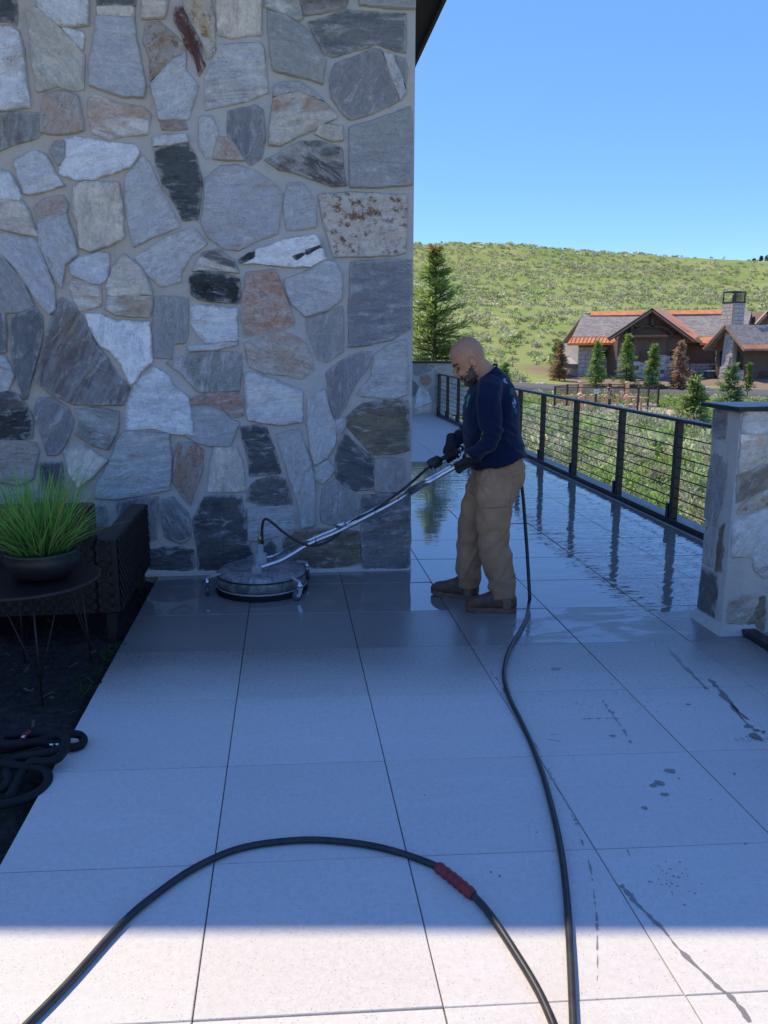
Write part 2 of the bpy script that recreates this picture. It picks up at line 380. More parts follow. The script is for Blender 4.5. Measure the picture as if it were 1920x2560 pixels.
# water marks left on the dry tiles (thin films, one mass of drops)
def water_marks():
    bm = bmesh.new(); wl_ = bm.verts.layers.float.new('wet')
    def vt(x, y, w): v = bm.verts.new((x, y, .0012)); v[wl_] = w; return v
    def blob(px, py, rx, ry, rot=0, n=14, jag=.25):
        c = G(px, py, .0012); ph = random.random()*9; rings = []
        for f, w in ((.72, 1.), (1.18, 0.)):
            r_ = []
            for k in range(n):
                a = 2*math.pi*k/n; q = f*(1+jag*noise.noise((math.cos(a)*1.7+ph, math.sin(a)*1.7, ph))*2)
                dx, dy = rx*q*math.cos(a), ry*q*math.sin(a); r_.append(vt(c[0]+dx*math.cos(rot)-dy*math.sin(rot), c[1]+dx*math.sin(rot)+dy*math.cos(rot), w))
            rings.append(r_)
        bm.faces.new(rings[0])
        for k in range(n): bm.faces.new((rings[0][k], rings[0][(k+1) % n], rings[1][(k+1) % n], rings[1][k]))
    def streak(pts, w, breaks=0.):
        P = [G(x, y) for x, y in pts]; P = smooth_path(P, 10); prev = None; N = len(P)
        for i in range(N):
            d = (P[min(i+1, N-1)]-P[max(i-1, 0)])[:2]; n_ = np.array([-d[1], d[0]])/max(np.linalg.norm(d), 1e-6)
            wd = w*max(.25, .9+1.3*noise.noise((i*.35, w*990, 1.3))); off = n_*w*.8*noise.noise((i*.23, w*700, 8.)); a_ = 1. if 0 < i < N-1 else 0.
            if breaks: a_ *= min(1., max(0., 1.1-breaks*2.2+1.9*noise.noise((i*.6, w*1500, 3.))))
            row = [vt(*(P[i][:2]+off+n_*wd*s_), e*a_) for s_, e in ((1.35, 0.), (.7, 1.), (-.7, 1.), (-1.35, 0.))]
            if prev:
                for k in range(3): bm.faces.new((prev[k], prev[k+1], row[k+1], row[k]))
            prev = row
    z = lambda x, y: (920+x/1.659, 1600+y/1.659)
    for x, y, rx, ry in ((1253, 542, .021, .016), (1205, 592, .018, .017), (1183, 603, .013, .011), (1231, 640, .013, .010), (1147, 696, .010, .009), (1290, 573, .005, .004),
                         (328, 270, .012, .012), (320, 287, .006, .006), (434, 266, .013, .012), (455, 274, .006, .006), (490, 271, .010, .011), (545, 282, .008, .01), (862, 745, .008, .006), (868, 762, .006, .004), (1328, 267, .010, .008), (1150, 273, .005, .005), (1520, 555, .005, .008),
                         (510, 962, .003, .006), (546, 979, .003, .006), (1608, 400, .022, .03), (1016, 397, .013, .01), (780, 120, .02, .018), (235, 643, .003, .004), (700, 797, .004, .003), (508, 320, .004, .004), (480, 378, .006, .005), (1424, 662, .004, .003), (1566, 846, .006, .003), (1012, 300, .008, .012)):
        blob(*z(x, y), rx*1.1, ry*1.1)
    for pts, w, br in (([(1243, 30), (1290, 90), (1340, 140), (1410, 208)], .009, 0), ([(1410, 160), (1450, 200), (1500, 260), (1560, 340), (1600, 370), (1650, 385)], .012, 0), ([(1500, 260), (1540, 300), (1580, 335)], .006, 0),
                       ([(1045, 1015), (1080, 1050), (1120, 1100), (1190, 1165), (1290, 1280), (1400, 1390), (1500, 1480), (1590, 1590)], .0065, 0), ([(970, 245), (1000, 290), (1040, 345), (1095, 430)], .004, .3), ([(880, 328), (950, 326), (1050, 326)], .004, .25),
                       ([(740, 555), (800, 640), (850, 740), (895, 860), (925, 960), (940, 1080), (950, 1200), (950, 1400), (948, 1590)], .0022, .3), ([(740, 410), (800, 422)], .002, 0), ([(757, 392), (790, 394)], .002, 0),
                       ([(520, 400), (560, 420)], .002, .5), ([(1075, 868), (1090, 905)], .003, .2), ([(500, 120), (560, 200), (640, 350)], .004, .35), ([(690, 420), (740, 520), (790, 600)], .003, .4)):
        streak([z(*q) for q in pts], w, br)
    for k in range(12): streak([z(1520+k*12, 395+random.random()*25), z(1535+k*12, 425)], .0025)
    for k in range(90):
        x, y = random.uniform(480, 1250), random.uniform(60, 300); blob(*z(x, y), *(random.uniform(.0015, .005) for _ in range(2)))
    for k in range(30):
        x, y = random.gauss(1265, 55), random.gauss(980, 45); blob(*z(x, y), .003*random.random()+.0015, .003)
    b = NB('damp_mark'); n = b.noise(b.pos(), 90, 3); d = b.bsdf(b.mix(n, (.17, .16, .15), (.27, .255, .24)), .35, done=False); t = b.n('ShaderNodeBsdfTransparent'); mx = b.n('ShaderNodeMixShader')
    b.set(mx.inputs[0], b.smooth(b.math('MULTIPLY', b.attr('wet', 'GEOMETRY', 'Fac'), b.math('MULTIPLY_ADD', b.noise(b.pos(), 140, 4), .9, .5)), .12, .75, 0., .85)); b.l(t.outputs[0], mx.inputs[1]); b.l(d, mx.inputs[2]); b.l(mx.outputs[0], b.out.inputs[0])
    o = bmobj('water_marks', bm, b.m); tag(o, 'dark drips and streaks of water drying on the pale paving', 'water marks', kind='stuff')
water_marks()

# mulch bed on the left
def bed():
    nx, ny = 90, 130; xs = np.linspace(-7, -.926, nx); ys = np.linspace(1.1, 5.74, ny)
    V = np.array([(x, y, -.045+.03*noise.noise((x*2, y*2, 0))+.022*noise.noise((x*11, y*11, 4))) for y in ys for x in xs])
    V[:, 2] -= np.clip((V[:, 0]+1.0)/.074, 0, 1)*.03
    F = np.array([(j*nx+i, j*nx+i+1, (j+1)*nx+i+1, (j+1)*nx+i) for j in range(ny-1) for i in range(nx-1)])
    b = NB('mulch'); n = b.noise(b.pos(), 30, 5); b.bsdf(b.mix(b.ramp(n, [(.4, 0.), (.75, 1.)]), (.012, .010, .009), (.05, .04, .033)), .9, 0, b.bump(n, .8, .03))
    struct(link('planting_bed', npmesh('planting_bed', V, F), b.m, None, True))
    n = 3800; c = np.stack([RNG.uniform(-4.5, -.96, n), RNG.uniform(1.3, 5.6, n), RNG.uniform(-.045, -.012, n)], 1)
    a = RNG.uniform(0, 2*np.pi, n); t = RNG.uniform(-.5, .5, n); L = RNG.uniform(.008, .028, n); W = RNG.uniform(.003, .008, n)
    d = np.stack([np.cos(a)*np.cos(t), np.sin(a)*np.cos(t), np.sin(t)], 1)*L[:, None]; e = np.stack([-np.sin(a), np.cos(a), RNG.uniform(-.4, .4, n)], 1)*W[:, None]
    V = np.stack([c-d-e, c+d-e, c+d+e, c-d+e], 1).reshape(-1, 3)
    k = RNG.random(n)**7; tone = np.array([.018, .014, .012])+k[:, None]*np.array([.16, .13, .10])
    b = NB('chips'); b.bsdf(b.attr('tone', 'GEOMETRY'), .9)
    tag(link('mulch_chips', npmesh('mulch_chips', V, np.arange(n*4).reshape(-1, 4), np.repeat(tone, 4, 0)), b.m), 'dark bark chips covering the planting bed', 'mulch', kind='stuff')
bed()

# ================================================================ stone house (the big wall on the left)
WA, WB = np.array([-.968, 5.698]), np.array([.87, 5.665])
WT = np.array([*(WB-WA), 0.]); WT /= np.linalg.norm(WT); WN = np.array([WT[1], -WT[0], 0.])      # WN looks at the camera
def WP(x, y):
    r = ray(x, y); o = np.array([*WB, 0.]); t = np.dot(o-EYEP, WN)/np.dot(r, WN); return EYEP+r*t
house = thing('stone_house', 'tall house wall of irregular grey, white and rust natural stones with pale mortar', 'house', (.87-2, 5.8, 0))
ANG = math.atan2(WT[1], WT[0])
def wallbox(lo, hi): return Matrix.Translation((*WB, 0)) @ Matrix.Rotation(ANG, 4, 'Z')
MW = wallbox(0, 0)
def mortar_face():
    nu, nv = 170, 110; us = np.linspace(-7.5, .0, nu); vs_ = np.linspace(-.06, 4.99, nv)
    V = []
    for v in vs_:
        for u in us:
            p = np.array([*WB, 0.])+WT*u+np.array([0, 0, v])
            dpt = .006*noise.noise((u*5, v*5, 0))+.004*noise.noise((u*14, v*14, 3))
            if u > -.005: dpt = -.004
            V.append(p+WN*dpt)
    F = np.array([(j*nu+i, j*nu+i+1, (j+1)*nu+i+1, (j+1)*nu+i) for j in range(nv-1) for i in range(nu-1)])
    return link('wall', npmesh('wall', np.array(V), F), MATS['mortar'], house, True)
wall = mortar_face()
boxo('side_wall', (-7.5, .008, -.06), (-.002, 16.5, 4.97), MATS['mortar'], house, 0, MW)
# a thin mortar fillet at the foot of the wall
bm = bmesh.new(); prism(bm, [(-2.0, -.035, -.002), (-2.0, -.028, .018), (-2.0, .0, .05), (-2.0, .004, -.002)], (2.0, 0, 0))
bmesh.ops.transform(bm, matrix=MW, verts=bm.verts); bmobj('footing', bm, MATS['mortar'], house)

ZONES = {1: (0, 0, 3.072), 2: (500, 0, 2.765), 3: (0, 450, 3.072), 4: (500, 450, 2.765), 5: (0, 900, 3.072), 6: (500, 900, 2.765), 7: (460, 1220, 4.1475)}
TYPES = {  # colour, second tone, streak, specks
 'W': ((.86, .855, .84), (.68, .69, .70), .75, 0), 'L': ((.72, .715, .70), (.58, .58, .58), .6, 0), 'G': ((.48, .48, .475), (.60, .595, .58), .6, 0),
 'g': ((.34, .335, .33), (.43, .42, .40), .7, 0), 'D': ((.085, .092, .095), (.16, .165, .16), .6, 0), 'K': ((.035, .038, .04), (.10, .10, .10), .5, 0),
 'd': ((.175, .18, .185), (.29, .285, .28), .7, 0), 'B': ((.48, .35, .27), (.54, .49, .44), .8, .25), 'T': ((.80, .71, .59), (.56, .50, .42), .6, .15),
 'P': ((.52, .50, .505), (.62, .61, .61), .5, 0), 'p': ((.25, .24, .255), (.34, .33, .335), .6, 0), 'S': ((.70, .62, .53), (.58, .50, .43), .5, .9),
 'R': ((.13, .05, .042), (.18, .09, .075), .5, 0), 'r': ((.42, .235, .165), (.46, .37, .32), .8, .4), 'Y': ((.46, .35, .21), (.56, .50, .45), .8, .7),
 'M': ((.20, .155, .15), (.35, .345, .33), 1., .15), 'N': ((.64, .63, .58), (.32, .32, .30), .9, 0), 'O': ((.31, .265, .19), (.20, .175, .14), .8, .3),
 'Z': ((.52, .37, .26), (.76, .70, .62), 1., .1), 'V': ((.64, .57, .50), (.15, .14, .14), 1., .2)}
STONES = [
 (1, 'D', 0, '0,0 90,0 120,60 125,190 60,150 0,150'), (1, 'W', 5, '0,215 90,225 150,260 185,400 190,530 235,800 230,815 0,850'),
 (1, 'T', -50, '205,100 270,60 420,190 560,330 635,420 635,680 560,690 440,650 290,695 275,560 250,400 240,300'), (1, 'L', -40, '240,0 670,0 680,190 560,195 450,190 330,90'),
 (1, 'W', -40, '490,225 640,262 635,385 560,300'), (1, 'D', 0, '750,0 1030,0 1030,40 880,50 760,45'), (1, 'T', 0, '760,60 1030,60 1025,135 760,120'),
 (1, 'P', -8, '750,140 1030,150 1040,300 1075,450 1110,660 1100,740 960,740 820,690 695,650 700,500 730,330'), (1, 'T', 0, '1110,0 1310,0 1260,130 1095,135'),
 (1, 'Y', 25, '1130,200 1230,180 1310,260 1400,350 1420,400 1330,440 1160,610 1155,430 1110,330'), (1, 'L', 20, '1170,650 1330,475 1430,410 1425,560 1520,660 1460,830 1440,905 1225,920 1200,780'),
 (1, 'r', 0, '1250,930 1400,930 1430,990 1255,992'), (1, 'R', -65, '1345,80 1400,65 1440,150 1530,340 1550,450 1575,490 1525,575 1505,490 1400,270 1350,180'),
 (1, 'Y', -65, '1430,0 1600,0 1640,200 1650,400 1590,450 1560,340 1465,150 1415,55'), (1, 'B', 70, '350,740 470,715 590,740 615,860 640,1000 450,1030 320,1010 330,880'),
 (1, 'Z', -12, '690,760 760,740 900,800 1100,830 1150,880 1120,1030 980,1030 830,1060 720,1020 690,900'), (1, 'M', 82, '0,890 150,870 310,880 330,1010 280,1060 100,1100 0,1190'),
 (1, 'W', 15, '510,1080 600,1065 730,1085 850,1110 1020,1110 1070,1170 1000,1290 850,1330 700,1370 600,1380 470,1340 470,1280 500,1180'), (1, 'W', 12, '120,1240 270,1170 350,1200 420,1330 500,1430 380,1450 220,1490 190,1480 150,1350'),
 (1, 'g', 0, '430,1105 500,1095 490,1200 460,1265 400,1155'), (1, 'L', 5, '1185,1060 1425,1040 1440,1095 1190,1125'),
 (3, 'G', 20, '975,-30 1100,-170 1150,-120 1200,0 1250,130 1380,350 1200,420 1030,510 985,300 970,100'), (3, 'D', 0, '1190,-230 1450,-262 1510,-150 1545,0 1530,200 1520,290 1400,305 1350,180 1270,60 1220,-80'),
 (2, 'T', 88, '115,0 410,0 420,235 290,240 220,255 130,235'), (2, 'L', 5, '130,330 400,300 430,330 450,500 465,640 350,680 180,720 40,760 45,530 100,420'),
 (2, 'g', -25, '475,90 600,120 660,165 740,220 790,320 860,420 840,580 720,530 510,480 495,320 480,200'), (2, 'N', -25, '450,0 640,0 700,120 660,140 560,90 470,50'),
 (2, 'M', 10, '680,0 1040,0 1000,45 850,80 725,100'), (2, 'g', 0, '1085,0 1475,0 1475,60 1300,45 1110,40'),
 (2, 'd', 3, '760,160 870,130 1010,80 1120,95 1250,100 1415,100 1415,370 1340,350 1200,300 1060,350 920,390 870,370 810,260'),
 (2, 'p', 60, '940,460 1060,410 1200,350 1250,365 1370,690 1180,780 1040,820 990,780 920,680 905,560'), (2, 'L', -68, '1268,372 1335,395 1420,640 1378,690'), (2, 'p', -70, '1350,402 1420,422 1424,610'),
 (2, 'Z', 8, '515,690 560,660 700,650 800,690 880,740 940,810 830,870 740,910 650,950 560,1000 480,1000 495,800'), (2, 'G', 3, '525,600 570,580 680,580 780,640 850,700 700,638 560,645 515,675'), (2, 'T', 80, '840,870 980,880 980,970 910,970 800,930'),
 (2, 'V', -28, '455,1110 560,1060 700,990 830,990 970,1030 980,1160 1000,1280 900,1285 700,1200 550,1170'), (2, 'g', 0, '1040,890 1180,850 1330,800 1450,740 1460,1270 1200,1290 1040,1290'),
 (2, 'p', 80, '200,780 380,740 430,770 440,950 420,1080 350,1140 260,1040 200,920'), (2, 'B', -50, '100,1095 130,960 195,960 300,1105'), (2, 'G', 60, '0,820 80,810 120,920 95,1080 40,1090 0,1000'),
 (4, 'P', 3, '50,0 40,150 20,290 60,390 170,470 270,475 390,410 530,370 545,220 560,90 490,20 380,-50 250,-95 140,-85'), (4, 'G', 4, '610,30 700,30 750,80 790,170 800,320 600,340 585,180'),
 (4, 'S', 2, '825,110 1000,95 1200,105 1420,110 1415,500 1330,515 930,530 890,400 850,250'), (4, 'W', 15, '400,485 530,440 680,400 790,385 830,450 650,525 640,550 670,555 835,475 860,540 760,600 560,590 430,580 300,580 400,535'),
 (4, 'K', 20, '645,530 825,458 828,474 672,552'), (4, 'K', 22, '275,550 400,488 392,530 282,570'), (4, 'r', -3, '325,650 510,630 540,680 600,850 650,990 560,1030 440,1050 310,1080 290,950 300,800'),
 (4, 'G', -8, '590,690 740,640 800,600 870,565 930,570 970,650 975,820 870,900 730,935 650,860 610,770'), (4, 'p', 0, '1045,575 1180,565 1455,555 1455,1020 1330,1090 1190,1130 1030,1150 1040,800'),
 (4, 'g', 85, '740,970 900,920 980,880 985,1180 870,1255 820,1230 770,1100'), (4, 'B', -14, '310,1130 450,1090 560,1050 640,1080 720,1120 760,1230 780,1310 700,1370 600,1340 450,1330 350,1290'),
 (4, 'V', -10, '-30,600 30,510 130,495 220,550 240,600 258,640 150,628 0,618 -40,630'), (4, 'K', -6, '-60,680 0,640 150,655 265,690 270,780 250,850 150,840 0,820 -50,790'),
 (4, 'W', 3, '-55,885 0,875 250,892 255,1105 150,1112 40,1122 -10,1060 -60,990'), (4, 'L', 5, '-70,1150 100,1136 250,1116 250,1142 100,1170 -60,1182'),
 (6, 'N', 80, '-230,20 -60,-40 60,-50 270,-50 280,60 265,200 100,210 -10,215 -110,100'), (6, 'W', 3, '310,100 360,85 480,130 600,180 700,210 700,420 560,440 450,430 340,410 325,250'),
 (6, 'r', 5, '-100,270 100,228 270,225 290,310 290,380 225,395 150,335 -20,305 -110,320'), (6, 'G', 8, '-110,350 0,325 140,350 220,420 260,430 230,520 200,590 60,580 -20,560 -100,520'),
 (6, 'p', 82, '880,90 1000,0 1110,-50 1180,-50 1160,50 1060,170 1000,310 950,400 920,370 900,250'), (6, 'L', 0, '1200,-20 1300,-90 1420,-140 1425,230 1330,260 1110,240 1100,220 1190,110'),
 (6, 'O', 3, '1030,390 1120,310 1280,280 1430,290 1440,610 1340,640 1190,640 1100,540 1020,450'), (6, 'G', 80, '750,290 860,200 880,300 920,430 940,560 880,660 790,720 760,600 750,430'),
 (6, 'L', 30, '935,420 1000,400 1010,450 960,510 940,490'), (6, 'D', 3, '280,470 400,455 460,480 490,580 530,680 550,770 430,785 345,790 335,650 300,560'), (6, 'D', 2, '345,890 400,830 520,810 580,830 610,920 640,990 530,1000 420,990 330,970'),
 (6, 'G', 78, '530,520 620,500 690,490 730,600 760,700 790,900 790,1130 700,1150 680,1000 620,800 570,650'), (6, 'D', -12, '1000,500 1050,570 1120,630 1195,690 1195,890 1080,890 990,850 940,800 945,700 960,590'),
 (6, 'g', 86, '1215,690 1400,690 1420,900 1210,900'), (6, 'g', 88, '850,900 940,830 1000,870 1070,930 1110,940 1080,1120 900,1130 840,1100'), (6, 'd', 2, '1135,940 1450,930 1455,1445 1240,1450 1130,1430 1120,1200'),
 (6, 'O', 0, '580,1230 660,1180 900,1170 1090,1190 1095,1390 1000,1420 800,1430 650,1370 590,1300'), (6, 'D', 0, '440,1290 480,1250 515,1290 515,1370 440,1370'), (6, 'G', 3, '330,1030 640,1010 650,1150 560,1200 440,1240 340,1240'),
 (6, 'T', 88, '100,610 250,610 290,700 305,900 200,905 60,900 75,720'), (7, 'D', 2, '220,100 590,90 620,250 660,500 710,750 560,800 400,850 160,840 150,600 110,350 180,180'), (6, 'G', 40, '800,740 880,700 930,760 850,850 800,820'),
 (5, 'G', 1, '960,560 1300,570 1310,800 1300,990 1100,1020 900,1060 740,1050 750,950 850,800 900,650'), (5, 'W', 2, '1180,60 1270,110 1330,200 1395,250 1440,280 1470,420 1485,570 1330,560 1200,520 970,525 980,430 1000,300 1070,160'),
 (5, 'W', 82, '665,-352 790,-340 900,-290 1145,-290 1150,-130 1165,10 1080,80 1060,140 1000,180 930,20 860,-70 780,-100 700,-240'),
 (5, 'M', 60, '480,-470 540,-430 640,-310 720,-130 840,30 900,120 990,200 940,340 750,335 570,330 400,250 290,150 330,-50 400,-280 440,-400'), (5, 'd', 75, '100,-320 270,-400 325,-320 325,-180 290,-60 250,120 215,290 180,290 140,150 110,0 95,-180'),
 (3, 'P', -52, '0,400 100,430 280,480 340,620 420,830 430,990 380,1030 290,930 150,700 0,480'), (3, 'g', -52, '0,580 60,640 180,800 260,960 150,1010 40,1010 0,990'), (3, 'd', 90, '0,1010 40,1030 50,1310 0,1330'),
 (3, 'T', 8, '0,150 160,170 220,250 290,430 150,400 0,350'), (3, 'W', -60, '0,-100 80,-40 160,110 150,155 0,135'), (3, 'G', -60, '305,345 510,265 545,380 590,570 500,640 480,820 430,760 310,500'), (3, 'B', 15, '270,210 350,160 480,125 515,190 510,245 390,310 300,330'),
 (3, 'T', 80, '575,60 650,30 910,30 930,200 945,430 850,490 700,545 620,510 610,330 570,250'), (3, 'W', 28, '1045,600 1200,500 1330,430 1480,375 1530,430 1585,495 1440,610 1390,700 1385,770 1240,810 1150,730'),
 (3, 'W', -14, '545,660 600,610 760,560 840,570 830,640 820,740 770,800 690,780 560,720'), (3, 'Z', -8, '560,760 690,800 770,820 770,960 620,1000 580,930 550,830'), (3, 'T', 4, '890,660 950,580 1080,680 1165,840 1160,880 900,890 840,880 830,820'), (3, 'Z', 4, '840,900 1160,895 1160,990 1140,1050 900,1030 820,990'),
 (3, 'g', 85, '1200,900 1380,910 1440,920 1435,1180 1420,1240 1330,1250 1320,1360 1190,1360 1190,1100'), (5, 'D', 5, '0,270 70,245 150,280 205,370 100,390 0,430'), (5, 'K', 8, '0,440 120,400 215,390 250,470 235,590 40,605 0,590'),
 (5, 'p', 60, '300,300 400,300 520,380 560,470 510,620 440,720 370,720 330,580 270,400'), (5, 'N', -13, '585,385 750,380 905,400 905,520 830,680 720,640 590,560 630,470'), (5, 'T', 60, '500,700 640,660 730,720 820,770 720,880 600,970 540,860'),
 (5, 'B', 0, '0,620 270,640 290,700 250,900 150,950 0,920'), (5, 'D', 90, '320,800 470,785 480,980 330,980'), (5, 'r', 80, '1370,640 1480,650 1560,700 1540,860 1490,1000 1465,1110 1400,1020 1340,920 1350,750'),
 (5, 'M', 80, '905,1100 1050,1065 1210,1060 1200,1370 1000,1370 920,1250'), (5, 'd', -60, '1255,1080 1330,1060 1440,1180 1460,1350 1400,1400 1280,1350 1255,1200'), (5, 'D', 0, '1155,1460 1300,1440 1480,1460 1480,1600 1400,1640 1160,1600'),
 (5, 'L', 0, '0,-30 40,-20 100,120 60,230 0,240'), (5, 'p', 0, '520,1120 800,1120 810,1330 520,1330'), (5, 'G', 0, '60,1010 440,1010 480,1300 60,1300'), (5, 'd', 0, '500,1370 1100,1400 1120,1640 500,1640'), (5, 'g', 0, '30,1340 460,1340 460,1640 30,1640')]
def outline(P, jit, step):                              # resample a traced outline and roughen it
    P = [np.array(p, float) for p in P]; out = []; n = len(P)
    # soften corners
    Q = []
    for i in range(n):
        a, b_, c = P[i-1], P[i], P[(i+1) % n]
        la, lc = np.linalg.norm(a-b_), np.linalg.norm(c-b_); r = min(la, lc)*.12; r = min(r, step*.5)
        Q += [b_+(a-b_)/max(la, 1e-6)*r, .25*(b_+(a-b_)/max(la, 1e-6)*r)+.5*b_+.25*(b_+(c-b_)/max(lc, 1e-6)*r), b_+(c-b_)/max(lc, 1e-6)*r]
    for a, b_ in zip(Q, Q[1:]+Q[:1]):
        L = np.linalg.norm(b_-a); k = max(1, int(L/step))
        for j in range(k): out.append(a+(b_-a)*j/k)
    res = []
    for i, p in enumerate(out):
        t = out[(i+1) % len(out)]-out[i-1]; t = t/max(np.linalg.norm(t), 1e-6); nn = np.array([t[1], -t[0]])
        res.append(p+nn*jit*(noise.noise((p[0]*9, p[1]*9, 2.))+.7*noise.noise((p[0]*40, p[1]*40, 5.))))
    return res
def add_stone(pts2, org, T, N, typ, band, parent, proud=None, step=.02, jit=.006, name='stone', var=.10):
    """pts2: outline on the wall in metres (along the wall, up); org+T*u+Z*v is the place"""
    o2 = outline(pts2, jit, step); c = np.mean(o2, 0); pr = proud if proud is not None else random.uniform(.012, .030)
    a = rad(band); ca, sa = math.cos(a), math.sin(a); loc = []
    for p in o2:
        d = p-c; loc.append((d[0]*ca+d[1]*sa, -d[0]*sa+d[1]*ca))
    bm = bmesh.new(); ly_ = bm.verts.layers.float.new('edge'); R = max(np.hypot(*q) for q in loc)
    def ring(k, z): return [bm.verts.new((x*(1-k/max(np.hypot(x, y), 1e-3)), y*(1-k/max(np.hypot(x, y), 1e-3)), z+random.gauss(0, .0006)*(z > 0))) for x, y in loc]
    r0, r1, r2, r3 = ring(-.017, -.02), ring(-.015, pr*.5), ring(-.007, pr), ring(min(.038, R*.35), pr*1.08)
    n = len(r0)
    for A, B in ((r0, r1), (r1, r2), (r2, r3)):
        for k in range(n): bm.faces.new((A[k], A[(k+1) % n], B[(k+1) % n], B[k]))
    tx, ty = random.gauss(0, .02), random.gauss(0, .02)
    inner = [r3]; sd_ = random.random()*99
    for k_ in (.72, .48, .24):
        rk_ = [bm.verts.new((v.co.x*k_, v.co.y*k_, v.co.z)) for v in r3]
        for k in range(n): bm.faces.new((inner[-1][k], inner[-1][(k+1) % n], rk_[(k+1) % n], rk_[k]))
        inner.append(rk_)
    cv = bm.verts.new((0, 0, pr*1.08))
    for k in range(n): bm.faces.new((inner[-1][k], inner[-1][(k+1) % n], cv))
    for v in r2+[q for g in inner for q in g]+[cv]:
        v.co.z += tx*v.co.x+ty*v.co.y*.6
        if v.co.z > pr*.8: v.co.z += (.0065*noise.noise((v.co.x*5+sd_, v.co.y*13, 1))+.0045*noise.noise((v.co.x*16+sd_, v.co.y*30, 4)))*min(1, R/.12)
    for rr_, e_ in ((r0, 1.), (r1, 1.), (r2, .8), (r3, 0.)):
        for v in rr_: v[ly_] = e_
    bmesh.ops.recalc_face_normals(bm, faces=bm.faces)
    o = bmobj(name, bm, MATS['fieldstone'])
    ex = T*ca+np.array([0, 0, 1])*sa; ey = -T*sa+np.array([0, 0, 1])*ca; ez = N
    m = Matrix.Identity(4)
    for i in range(3): m[i][0], m[i][1], m[i][2] = ex[i], ey[i], ez[i]
    m.translation = Vector(org+T*c[0]+np.array([0, 0, c[1]])); o.matrix_basis = m
    if parent is not None: setp(o, parent)
    col, tint, sk, sp = TYPES[typ]; j = 1+random.gauss(0, var); w = random.gauss(0, .02)
    o.color = (max(.01, col[0]*j*(1+w)), col[1]*j, max(.01, col[2]*j*(1-w)), 1)
    o['tint'] = [float(x*j) for x in tint]; o['streak'] = float(sk); o['speck'] = float(sp)
    return o
WORG = np.array([*WB, 0.]); WALL_STONES = []
for zone, typ, band, s in STONES:
    ox, oy, k = ZONES[zone]; pts = []
    for q in s.split():
        x, y = map(float, q.split(',')); x = ox+x/k; y = oy+y/k
        if x <= 2: x = -22-8*random.random()
        if y <= 2: y = -40-15*random.random()
        p = WP(x, y)-WORG; pts.append((min(np.dot(p, WT), -.012), max(p[2], .004)))
    add_stone(pts, WORG, WT, WN, typ, band, wall); WALL_STONES.append((typ, band, pts))
# the wall goes on to the left of the picture with more of the same stones
U0 = min(q[0] for s_ in WALL_STONES for q in s_[2])-.012
for typ, band, pts in WALL_STONES:
    if np.mean([q[0] for q in pts]) < U0+1.75: add_stone([(2*U0-u, v) for u, v in pts[::-1]], WORG, WT, WN, typ, -band, wall)
# roof: broad eave whose edge shades the terrace
roofm = thing_roof = None
def roof():
    zr = 4.97; fx = lambda X: 4.96-.117*(X+2.17)
    r = prismo('roof', [(-9, fx(-9), zr), (1.6, fx(1.6), zr), (1.6, 20.62, zr), (-9, 23.5, zr)], (0, 0, .23), MATS['soffit'], house)
    prismo('fascia', [(1.603, fx(1.6), zr-.06), (1.64, fx(1.6), zr-.06), (1.64, 20.62, zr-.06), (1.603, 20.62, zr-.06)], (0, 0, .29), MATS['soffit'], r)
    prismo('fascia', [(-9, fx(-9)-.04, zr-.06), (1.64, fx(1.64)-.04, zr-.06), (1.64, fx(1.64)-.003, zr-.06), (-9, fx(-9)-.003, zr-.06)], (0, 0, .29), MATS['soffit'], r)
roof()

# ================================================================ low stone wall at the far end
FWY = 18.6
lw = thing('low_stone_wall', 'low stone parapet with a thin metal cap closing the far end of the terrace', 'wall', (2.2, FWY+.15, 0))
core = boxo('core', (.6, FWY, -.3), (3.80, FWY+.35, 1.20), MATS['mortar'], lw)
boxo('cap', (.55, FWY-.05, 1.203), (3.86, FWY+.40, 1.245), MATS['dark_metal_cap'], lw, .004)
def zone8(x, y): return (1020+x/4.0211, 550+y/4.0211)
FORG = np.array([0, FWY, 0.]); FT, FN = np.array([1., 0, 0]), np.array([0, -1., 0])
for typ, band, s in (('g', 70, '60,1440 180,1430 270,1470 200,1530 100,1560 60,1540'), ('r', 0, '130,1570 190,1555 235,1590 215,1650 170,1660 120,1630'), ('T', 40, '275,1520 330,1505 390,1530 395,1610 340,1650 290,1590'),
                     ('W', 75, '110,1680 180,1700 225,1790 235,1830 150,1860 75,1890 85,1760'), ('G', 10, '215,1690 300,1670 380,1720 390,1830 250,1830 230,1760'), ('T', 20, '90,1895 235,1850 235,1940 70,1945'), ('G', 80, '255,1850 390,1850 385,1955 255,1950'),
                     ('d', 80, '40,1600 110,1680 70,1760 40,1780'), ('G', 30, '290,1440 440,1440 450,1500 380,1510 320,1490'), ('g', 10, '430,1580 520,1560 540,1660 450,1680'), ('G', 60, '430,1700 600,1690 590,1800 430,1800'), ('L', 0, '420,1820 600,1810 600,1950 420,1950'), ('g', 20, '550,1450 700,1440 700,1560 560,1570')):
    pts = []
    for q in s.split():
        x, y = map(float, q.split(',')); p = YP(*zone8(x, y), FWY); pts.append((max(p[0], .7), min(max(p[2], .03), 1.17)))
    add_stone(pts, FORG, FT, FN, typ, band, core, proud=.012, step=.05, jit=.012)

